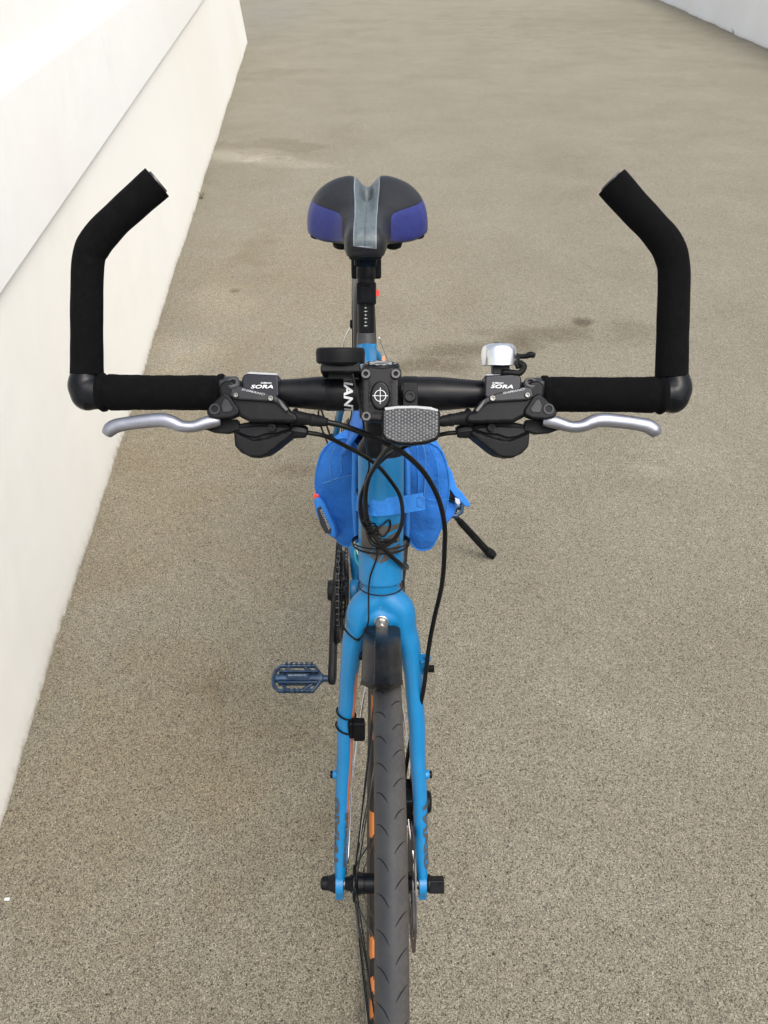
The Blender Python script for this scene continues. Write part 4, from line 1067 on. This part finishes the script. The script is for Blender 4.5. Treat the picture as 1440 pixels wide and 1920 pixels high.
def sprocket(c, ax, r, teeth, th, inner):
    mb = MB(); n = teeth*4; s = V((0,1,0)); s = (s-ax*s.dot(ax)).normalized(); u = ax.cross(s); vs=[];fs=[]
    for k in range(n):
        a = 2*PI*k/n; rr = r+(.0038 if k%4 in (1,2) else -.001)
        d = s*math.cos(a)+u*math.sin(a)
        vs += [c+d*rr-ax*th/2, c+d*rr+ax*th/2, c+d*inner+ax*th/2, c+d*inner-ax*th/2]
    for k in range(n):
        for j in range(4): fs.append((k*4+j,k*4+(j+1)%4,((k+1)%n)*4+(j+1)%4,((k+1)%n)*4+j))
    mb.add(vs,fs); return mb
for (off, r, t) in ((-.0555,.098,48),(-.0485,.075,36),(-.0415,.054,26)):
    make('chainring', sprocket(BB+V((off,0,0)), X, r, t, .0026, r-.018), 'crank', crank, sharp=30)
mb = MB(); lathe(mb, BB+V((-.0605,0,0)), X, [(0,.105),(.0022,.105),(.0022,.094),(0,.094),(0,.105)], 64, cap=False); make('chain_guard', mb, 'satin', crank, sharp=30)
def spt(s,v): pass
text_map('crank_lettering', 'SORA', lambda u,v: BB+V((-.0785+.000*u, 0,0))+cr_end*(.35+.3*u)+V((-.001, (-.006+.012*v)*.66, (-.006+.012*v)*-.75)), 'print_and_glare', crank)
# left crank and pedal pair
mb = MB(); arm(mb, .060, .078, -cr_end, 1); lathe(mb, BB+V((.036,0,0)), X, [(0,.020),(.008,.020),(.010,.022),(.036,.019)], 24); lc = make('left_crank', blend(mb, .0020, 6), 'crank', bike, sharp=0)
mb = MB(); lathe(mb, BB+V((.062,-.020,.006)), V((.2,-1,.3)).normalized(), [(0,.0045),(.004,.0045),(.0045,.003)], 12); make('pinch_bolt', mb, 'steel', lc)
def pedal(c, sgn):
    # axle runs along X; body is an open cage with toothed rails
    A1, B1 = V((0,.985,.17)), V((0,-.17,.985))
    root = MB(); lathe(root, c, X*sgn, [(0,.0065),(.012,.0065),(.0125,.009),(.020,.009),(.030,.007),(.075,.007),(.094,.0085),(.104,.008)], 16)
    for y in (-1,1):
        e = [(.020,.011),(.030,.0275),(.096,.0275),(.106,.016)]
        pts = [c+X*(sgn*a)+A1*(y*b) for a,b in e]
        tube(root, [c+X*(sgn*.018)+A1*(y*.006)]+pts+[c+X*(sgn*.108)+A1*(y*.0)], [.006,.0055,.005,.005,.0055,.007], 8, side=B1, aspect=.7)
        box(root, c+X*(sgn*.060)+A1*(y*.012)+B1*.002, .076,.004,.013,(X,A1,B1))
        tube(root, [c+X*(sgn*.030)+A1*(y*.010), c+X*(sgn*.050)+A1*(y*.025)], .0038, 6); tube(root, [c+X*(sgn*.094)+A1*(y*.008), c+X*(sgn*.080)+A1*(y*.025)], .0032, 6)
        for k in range(6):
            for q in (.0290,):
                box(root, c+X*(sgn*(.036+k*.0098))+A1*(y*q)+B1*.004, .0048,.006,.012,(X,A1,B1))
    box(root, c+X*(sgn*.060)+B1*.009, .044,.010,.004,(X,A1,B1))
    p = make('pedal', root, 'pedal', bike, bevel=.0010, bseg=1)
    return p, A1, B1
pc = BB+V((-.074,0,0))+cr_end
pd, A1, B1 = pedal(pc, -1)
text_map('pedal_lettering', 'MARQUE', lambda u,v: pc+X*(-.078+.034*u)+B1*.0114+A1*(-.002+.004*v), 'print_and_glare', pd)
pedal(BB+V((.080,0,0))-cr_end, 1)
# chain
mb = MB(); cx0, cx1 = BBx-.0555, RC.x-.034
R1, R2 = .099, .042
def chain_path():
    pts=[]
    for k in range(25): a = PI*.5+PI*k/24*1.0; pts.append(V((cx0, BBy+math.cos(a)*R1, BBz+math.sin(a)*R1)))
    lo = [V((cx0,BBy+.05,BBz-R1+.004)), V((cx1,RC.y-.04,.20)), V((cx1,RC.y-.005,.165)), V((cx1,RC.y+.03,.19)), V((cx1,RC.y+.015,.235)), V((cx1,RC.y+.02,RC.z-R2))]
    pts += lo
    for k in range(13): a = -PI/2+PI*k/12; pts.append(V((cx1, RC.y+math.cos(a)*R2, RC.z+math.sin(a)*R2)))
    return pts
cp = chain_path(); cp.append(cp[0]); acc=0; step=.0127/2; last=cp[0]; i=0; flip=0
L=[0]
for a,b in zip(cp,cp[1:]): L.append(L[-1]+(b-a).length)
d=0
def on(dd):
    for k in range(len(L)-1):
        if dd<=L[k+1]: return cp[k].lerp(cp[k+1], (dd-L[k])/max(1e-9,L[k+1]-L[k]))
    return cp[-1]
while d+.0127 < L[-1]:
    a,b = on(d), on(d+.0127); t=(b-a).normalized(); s=(X-t*X.dot(t)).normalized(); w=.0032 if flip else .0022
    for sg in (-1,1): box(mb, (a+b)/2+s*(sg*w), .0165, .0080, .0009, (t, t.cross(s), s))
    lathe(mb, a-s*.004, s, [(0,.0022),(.008,.0022)], 6)
    d+=.0127; flip=1-flip
make('chain', mb, 'greyl', bike, sharp=30)
for k in range(9):
    r = .023+.0042*k; make('cassette_sprocket', sprocket(RC+RA*(-.052+.0042*k), RA, r+.004, 11+int(k*2.2), .0019, .015), 'crank' if k%2 else 'satin', rwl, sharp=30)
mb = MB(); dc = V((RC.x-.075, RC.y-.005, .285)); box(mb, dc, .03,.045,.05,(X,Y_,Z)); box(mb, V((RC.x-.038,RC.y+.0,.215)), .003,.03,.10,(X,Y_,Z)); box(mb, V((RC.x-.050,RC.y+.0,.215)), .003,.03,.10,(X,Y_,Z)); lathe(mb, V((RC.x-.049,RC.y,.178)), X, [(0,.018),(.010,.018)], 20); lathe(mb, V((RC.x-.049,RC.y,.25)), X, [(0,.018),(.010,.018)], 20)
make('rear_derailleur', mb, 'black', bike, bevel=.002)
rod('derailleur_cable', [V((RC.x-.085,RC.y+.03,.30)), V((RC.x-.11,RC.y+.06,.36)), V((RC.x-.10,RC.y+.01,.42)), V((RC.x-.075,RC.y-.06,.39))], .0024, 'cable')
mb = MB(); lathe(mb, RC+RA*-.070, -RA, [(0,.011),(.008,.011),(.010,.008)], 16); lathe(mb, RC+RA*.070, RA, [(0,.011),(.012,.011)], 16); make('rear_skewer', mb, 'satin', bike)
mb = MB(); c = RC+RA*.050
lathe(mb, c, RA, [(0,.080),(.0018,.080),(.0018,.066),(0,.066),(0,.080)], 60, cap=False); make('rear_rotor', mb, 'greyl', rwl, sharp=30)
# rear mudguard stays seen beside the seat tube
a_ = atY(660,610,1.60); b_ = atY(643,648,1.60)
for s, P in ((-1, [(659,611,1.735),(651,624,1.74),(645,640,1.75),(641,665,1.78),(634,720,1.83),(628,790,1.88)]), (1, [(710,632,1.72),(718,652,1.74),(727,677,1.76),(738,730,1.80),(750,800,1.86)])):
    rod('rear_mudguard_stay', [at(*p) for p in P], .0016, 'chrome', rf)
mb = MB(); box(mb, at(660.5,608,1.732), .010,.018,.012); box(mb, at(663,603,1.735), .008,.008,.012); make('stay_bracket', mb, 'rubber', rf, bevel=.002)
# bottle cage loop beside the down tube
rod('bottle_cage', [at(*p) for p in ((671,1018,1.08),(667,1036,1.085),(670,1052,1.09),(677,1060,1.09),(680,1045,1.08),(679,1020,1.07))], .0025, 'teal')
rod('bottle_cage', [at(*p) for p in ((664,1012,1.07),(669,1026,1.075),(673,1040,1.08))], .0022, 'chrome')
# kickstand
foot = V((.278, 1.585, .012)); top = V((.062, 1.535, .318))
mb = MB(); tube(mb, [top, top.lerp(foot,.60)], [.0075,.0068], 14); mbx = MB()
ks = make('kickstand', mb, 'satin', bike)
mb = MB(); tube(mb, [top.lerp(foot,.59), top.lerp(foot,.62), top.lerp(foot,.93), top.lerp(foot,.97)], [.0085,.0110,.0105,.0095], 16); make('kickstand_sleeve', mb, 'black', ks, sharp=40)
mb = MB(); tube(mb, [top.lerp(foot,.95), foot+V((0,0,.004)), foot+V((.012,-.004,-.004))], [.0105,.0125,.009], 14, smooth=4); make('kickstand_foot', mb, 'rubber', ks, sharp=0)
mb = MB(); box(mb, top+V((-.02,-.01,.0)), .05,.04,.03,(X,Y_,Z)); tube(mb, [top+V((-.02,0,0)), top], .012, 12); make('kickstand_mount', mb, 'black', ks, bevel=.003)

# ------------------------------------------------------------------ frame bag (straddles the top tube behind the head tube)
bag = thing('frame_bag', (fx(.95,.7), .93, .62), 'bright blue double pouch cloth bag strapped over the bicycle frame behind the head tube', 'bag')
def resample(poly, n=72):
    P = [V((x,y,0)) for x,y in poly]; P2 = []
    k = len(P)
    for i in range(k):
        a,b,c,d = P[i-1],P[i],P[(i+1)%k],P[(i+2)%k]
        for q in range(6):
            t=q/6; P2.append(.5*((2*b)+(c-a)*t+(2*a-5*b+4*c-d)*t*t+(3*b-a-3*c+d)*t**3))
    return P2
def pouch(poly, Y0, Y1, seed, lean):
    sec = [atY(p.x,p.y,Y0) for p in resample(poly)]
    cen = sum(sec, V((0,0,0)))/len(sec); k=len(sec); rnd = random.Random(seed)
    ph = [rnd.random()*6 for _ in range(6)]
    ny = 40; vs=[]; fs=[]
    rings = [(0,.04),(0,.25),(0,.5),(.001,.72),(.003,.88),(.007,.96)]
    rows=[]
    for q in (0.02,.25,.5,.7,.84,.93,.975,1.0): rows.append((-.010*(1-q**3), q))
    for i in range(1,ny):
        rows.append(((Y1-Y0)*i/ny, 1.0+.025*math.sin(PI*i/ny)))
    for q in (1.0,.975,.93,.84,.6,.02): rows.append(((Y1-Y0)+.010*(1-q**3), q))
    for (dy,q) in rows:
        for j,p in enumerate(sec):
            d = p-cen; w = 1 if q < .95 else 1+.010*math.sin(d.z*90+ph[0]+dy*30)+.012*math.sin(d.z*45+d.x*60+ph[1])+.006*math.sin(dy*120+ph[2]+j*.3)
            if q < .9: bulge = .0020*(math.sin(d.z*q*95+ph[3])+.8*math.sin(d.x*q*130+d.z*q*60+ph[4]))*(1-q*q)
            else: bulge = 0
            tt = max(0,dy)/(Y1-Y0); d2 = V((d.x*(1-.30*tt), 0, d.z*(1-.22*tt))); r = cen+d2*q*w; r.y = Y0+dy+bulge; r.x += lean*dy; r.z -= .030*tt
            vs.append(r)
    for i in range(len(rows)-1):
        for j in range(k): fs.append((i*k+j,i*k+(j+1)%k,(i+1)*k+(j+1)%k,(i+1)*k+j))
    fs += [tuple(range(k)), tuple((len(rows)-1)*k+j for j in range(k))]
    mb = MB(); mb.add(vs,fs); o = make('pouch', mb, 'cloth', bag, sharp=0)
    # piping round the front and the zip line
    for (idx, rr, nm, mt) in ((7,.0017,'piping','cloth2'),(11,.0014,'zip_tape','stitch'),(17,.0016,'piping','cloth2')):
        mb = MB(); tube(mb, vs[idx*k:(idx+1)*k], rr, 6, closed=True); make(nm, mb, mt if nm=='piping' else 'cloth2', o, sharp=0)
    return o, cen, vs, k
Lp = [(672,842),(655,824),(630,826),(606,846),(595,872),(592,905),(598,940),(610,975),(630,1008),(648,1023),(660,1016),(668,992),(673,950),(674,900)]
Rp = [(757,850),(768,838),(795,828),(822,838),(836,866),(841,905),(838,945),(828,985),(812,1022),(795,1031),(780,1028),(768,1010),(760,970),(757,910)]
lpo, lcen, lvs, lk = pouch(Lp, .845, .99, 1, .22)
rpo, rcen, rvs, rk = pouch(Rp, .845, .99, 2, -.08)
# top saddle piece over the top tube
mb = MB(); vs=[];fs=[]
for i in range(14):
    y = .80+.22*i/13
    for j in range(13):
        a = (j/12-.5)*2; x = .033*a*(1+.3*abs(a)**3)*(1-.45*i/13); z = .872-(y-.80)*.23 + .010*math.cos(a*PI/2) - .045*abs(a)**2.2 + .002*math.sin(i*1.3+j)
        vs.append(V((fx(y,z)+x, y, z)))
for i in range(13):
    for j in range(12): fs.append((i*13+j,i*13+j+1,(i+1)*13+j+1,(i+1)*13+j))
mb.add(vs,fs); so = make('bag_top', mb, 'cloth', bag, sharp=0); sm_ = so.modifiers.new('th','SOLIDIFY'); sm_.thickness=.004; sm_.offset=-1
# hanging side walls beside the head tube
for s,(p0,p1,p2,p3) in ((-1,((660,846),(673,850),(674,1010),(664,1012))),(1,((756,852),(769,846),(768,1010),(757,1000)))):
    mb = MB(); tube(mb, [at((p0[0]+p1[0])/2,(p0[1]+p1[1])/2,.935), at((p0[0]+p1[0])/2,930,.955), at((p2[0]+p3[0])/2,(p2[1]+p3[1])/2,.975)], [.0040,.0048,.0035], 12, smooth=6, side=X, aspect=3.2); make('side_binding', mb, 'cloth2', bag, sharp=0)
# strap across the head tube
def ribbon(name, P, w, th, m, parent, ups=None, smooth=8):
    pts = spline(P, smooth); n=len(pts); mb=MB(); vs=[];fs=[]
    for i,p in enumerate(pts):
        T=(pts[min(i+1,n-1)]-pts[max(i-1,0)]).normalized(); u=V(ups) if ups is not None else UP
        u=(u-T*u.dot(T)).normalized(); nrm=T.cross(u)
        for a,b in ((-1,-1),(1,-1),(1,1),(-1,1)): vs.append(p+u*(a*w/2)+nrm*(b*th/2))
    for i in range(n-1):
        for j in range(4): fs.append((i*4+j,i*4+(j+1)%4,(i+1)*4+(j+1)%4,(i+1)*4+j))
    fs+=[(0,1,2,3),tuple((n-1)*4+j for j in range(4))]
    mb.add(vs,fs); return make(name, mb, m, parent, sharp=40)
ribbon('strap', [at(664,938,.965), at(676,945,.915), at(692,950,.8865), at(714,951,.8815), at(740,948,.8845), at(757,946,.905), at(775,943,.922), at(795,940,.926)], .0200, .0022, 'cloth2', bag)
for (a,b) in (((783,933),(783,950)),((795,931),(795,949)),((783,933),(795,931)),((783,950),(795,949))):
    rod('stitch_line', [at(*a,.9225), at(*b,.9225)], .0004, 'stitch', bag, 0, 5)
# left side pocket with black label, red tab
mb = MB(); prism(mb, [(587,935),(600,930),(607,940),(627,985),(632,1010),(618,1006),(604,990),(592,962)], 1.022, .10); lp = make('side_pocket', mb, 'cloth2', bag, bevel=.005, bseg=3)
mb = MB(); prism(mb, [(594,954),(601,949),(621,992),(620,1001),(610,1000),(601,985)], 1.0195, .003); lb = make('label_patch', mb, 'mesh', bag)
flat_text('label_lettering', 'ROSWHEEL', (599.5,957), (616.5,994), 5, 1.0188, 'print_and_glare', bag)
mb = MB(); ball(mb, at(596,930,1.045), .006,.006,.008); make('red_tab', mb, 'red', bag)
# stitches and pocket seams on the pouches' fronts
def on_front(px,py,off=.012): return atY(px,py,.845-off)
for P in ([(606,906),(630,898),(652,892),(664,888)], [(628,836),(620,860),(619,880),(622,900)], [(645,830),(640,855),(640,890)]):
    rod('seam', [on_front(*p) for p in P], .0006, 'stitch', bag, 6, 6)
for P in ([(800,936),(820,938),(838,936)], [(793,833),(798,860),(797,900),(795,930)], [(782,836),(783,870),(784,900),(785,930)], [(806,836),(818,870),(822,900),(824,935)]):
    rod('seam', [on_front(*p) for p in P], .0008, 'cloth2' if P[0][0] != 793 else 'stitch', bag, 6, 6)
# open flap on the right with dark lining
mb = MB(); prism(mb, [(818,846),(834,862),(848,885),(856,912),(868,925),(883,946),(880,951),(871,948),(852,930),(836,905),(826,880)], 1.10, .006); make('pocket_flap', mb, 'cloth2', bag, bevel=.0015)
mb = MB(); prism(mb, [(836,902),(850,916),(862,932),(858,940),(845,936),(834,932)], 1.105, .02); make('pocket_lining', mb, 'rubber', bag, bevel=.002)
mb = MB(); prism(mb, [(852,932),(862,936),(864,944),(858,948),(853,942)], 1.098, .004); make('silver_tag', mb, 'silver', bag, bevel=.001)
mb = MB(); prism(mb, [(830,934),(860,944),(852,965),(833,990),(808,1005),(815,960)], 1.115, .08); make('outer_pocket', mb, 'cloth', bag, bevel=.006, bseg=3)

# ------------------------------------------------------------------ weeds at the wall foot
M_['weed'] = simple('dry_weed', (.14,.12,.06), .8)
def weed(x, y, h, seed, label):
    rnd = random.Random(seed); mb = MB()
    for i in range(7):
        a = rnd.random()*6.28; l = h*(.5+rnd.random()*.6); d = V((math.cos(a)*.35+.15, math.sin(a)*.35, 1)).normalized(); b = V((x+rnd.uniform(-.01,.01), y+rnd.uniform(-.015,.015), 0))
        tube(mb, [b, b+d*l*.5, b+d*l+V((math.cos(a)*l*.3,math.sin(a)*l*.3,-l*.1))], [.0022,.0018,.0005], 4, smooth=3)
    o = make('weed_sprig', mb, 'weed', None, sharp=0, origin=(x,y,0)); o['label'] = label; o['category'] = 'weed'
yw = atY(367,385,1).y
weed(wx(4.9,0)+.014, 4.9, .07, 1, 'tiny dry weed sprig at the foot of the stepped left wall beyond the bar end')
weed(rw(13.2,0)-.02, 13.2, .09, 2, 'tiny dry weed sprig at the foot of the far right boundary wall')
# ------------------------------------------------------------------ small litter
mb = MB(); vv=(1687-960)/FPX; p = at(14,1687,CAM_H/(sn+vv*cs)); box(mb, p+V((0,0,.002)), .009,.005,.003,(X,Y_,Z)); lt = make('paper_scrap', mb, 'white', None, bevel=.001)
lt['label'] = 'tiny white scrap lying on the paving at lower left'; lt['category'] = 'litter'
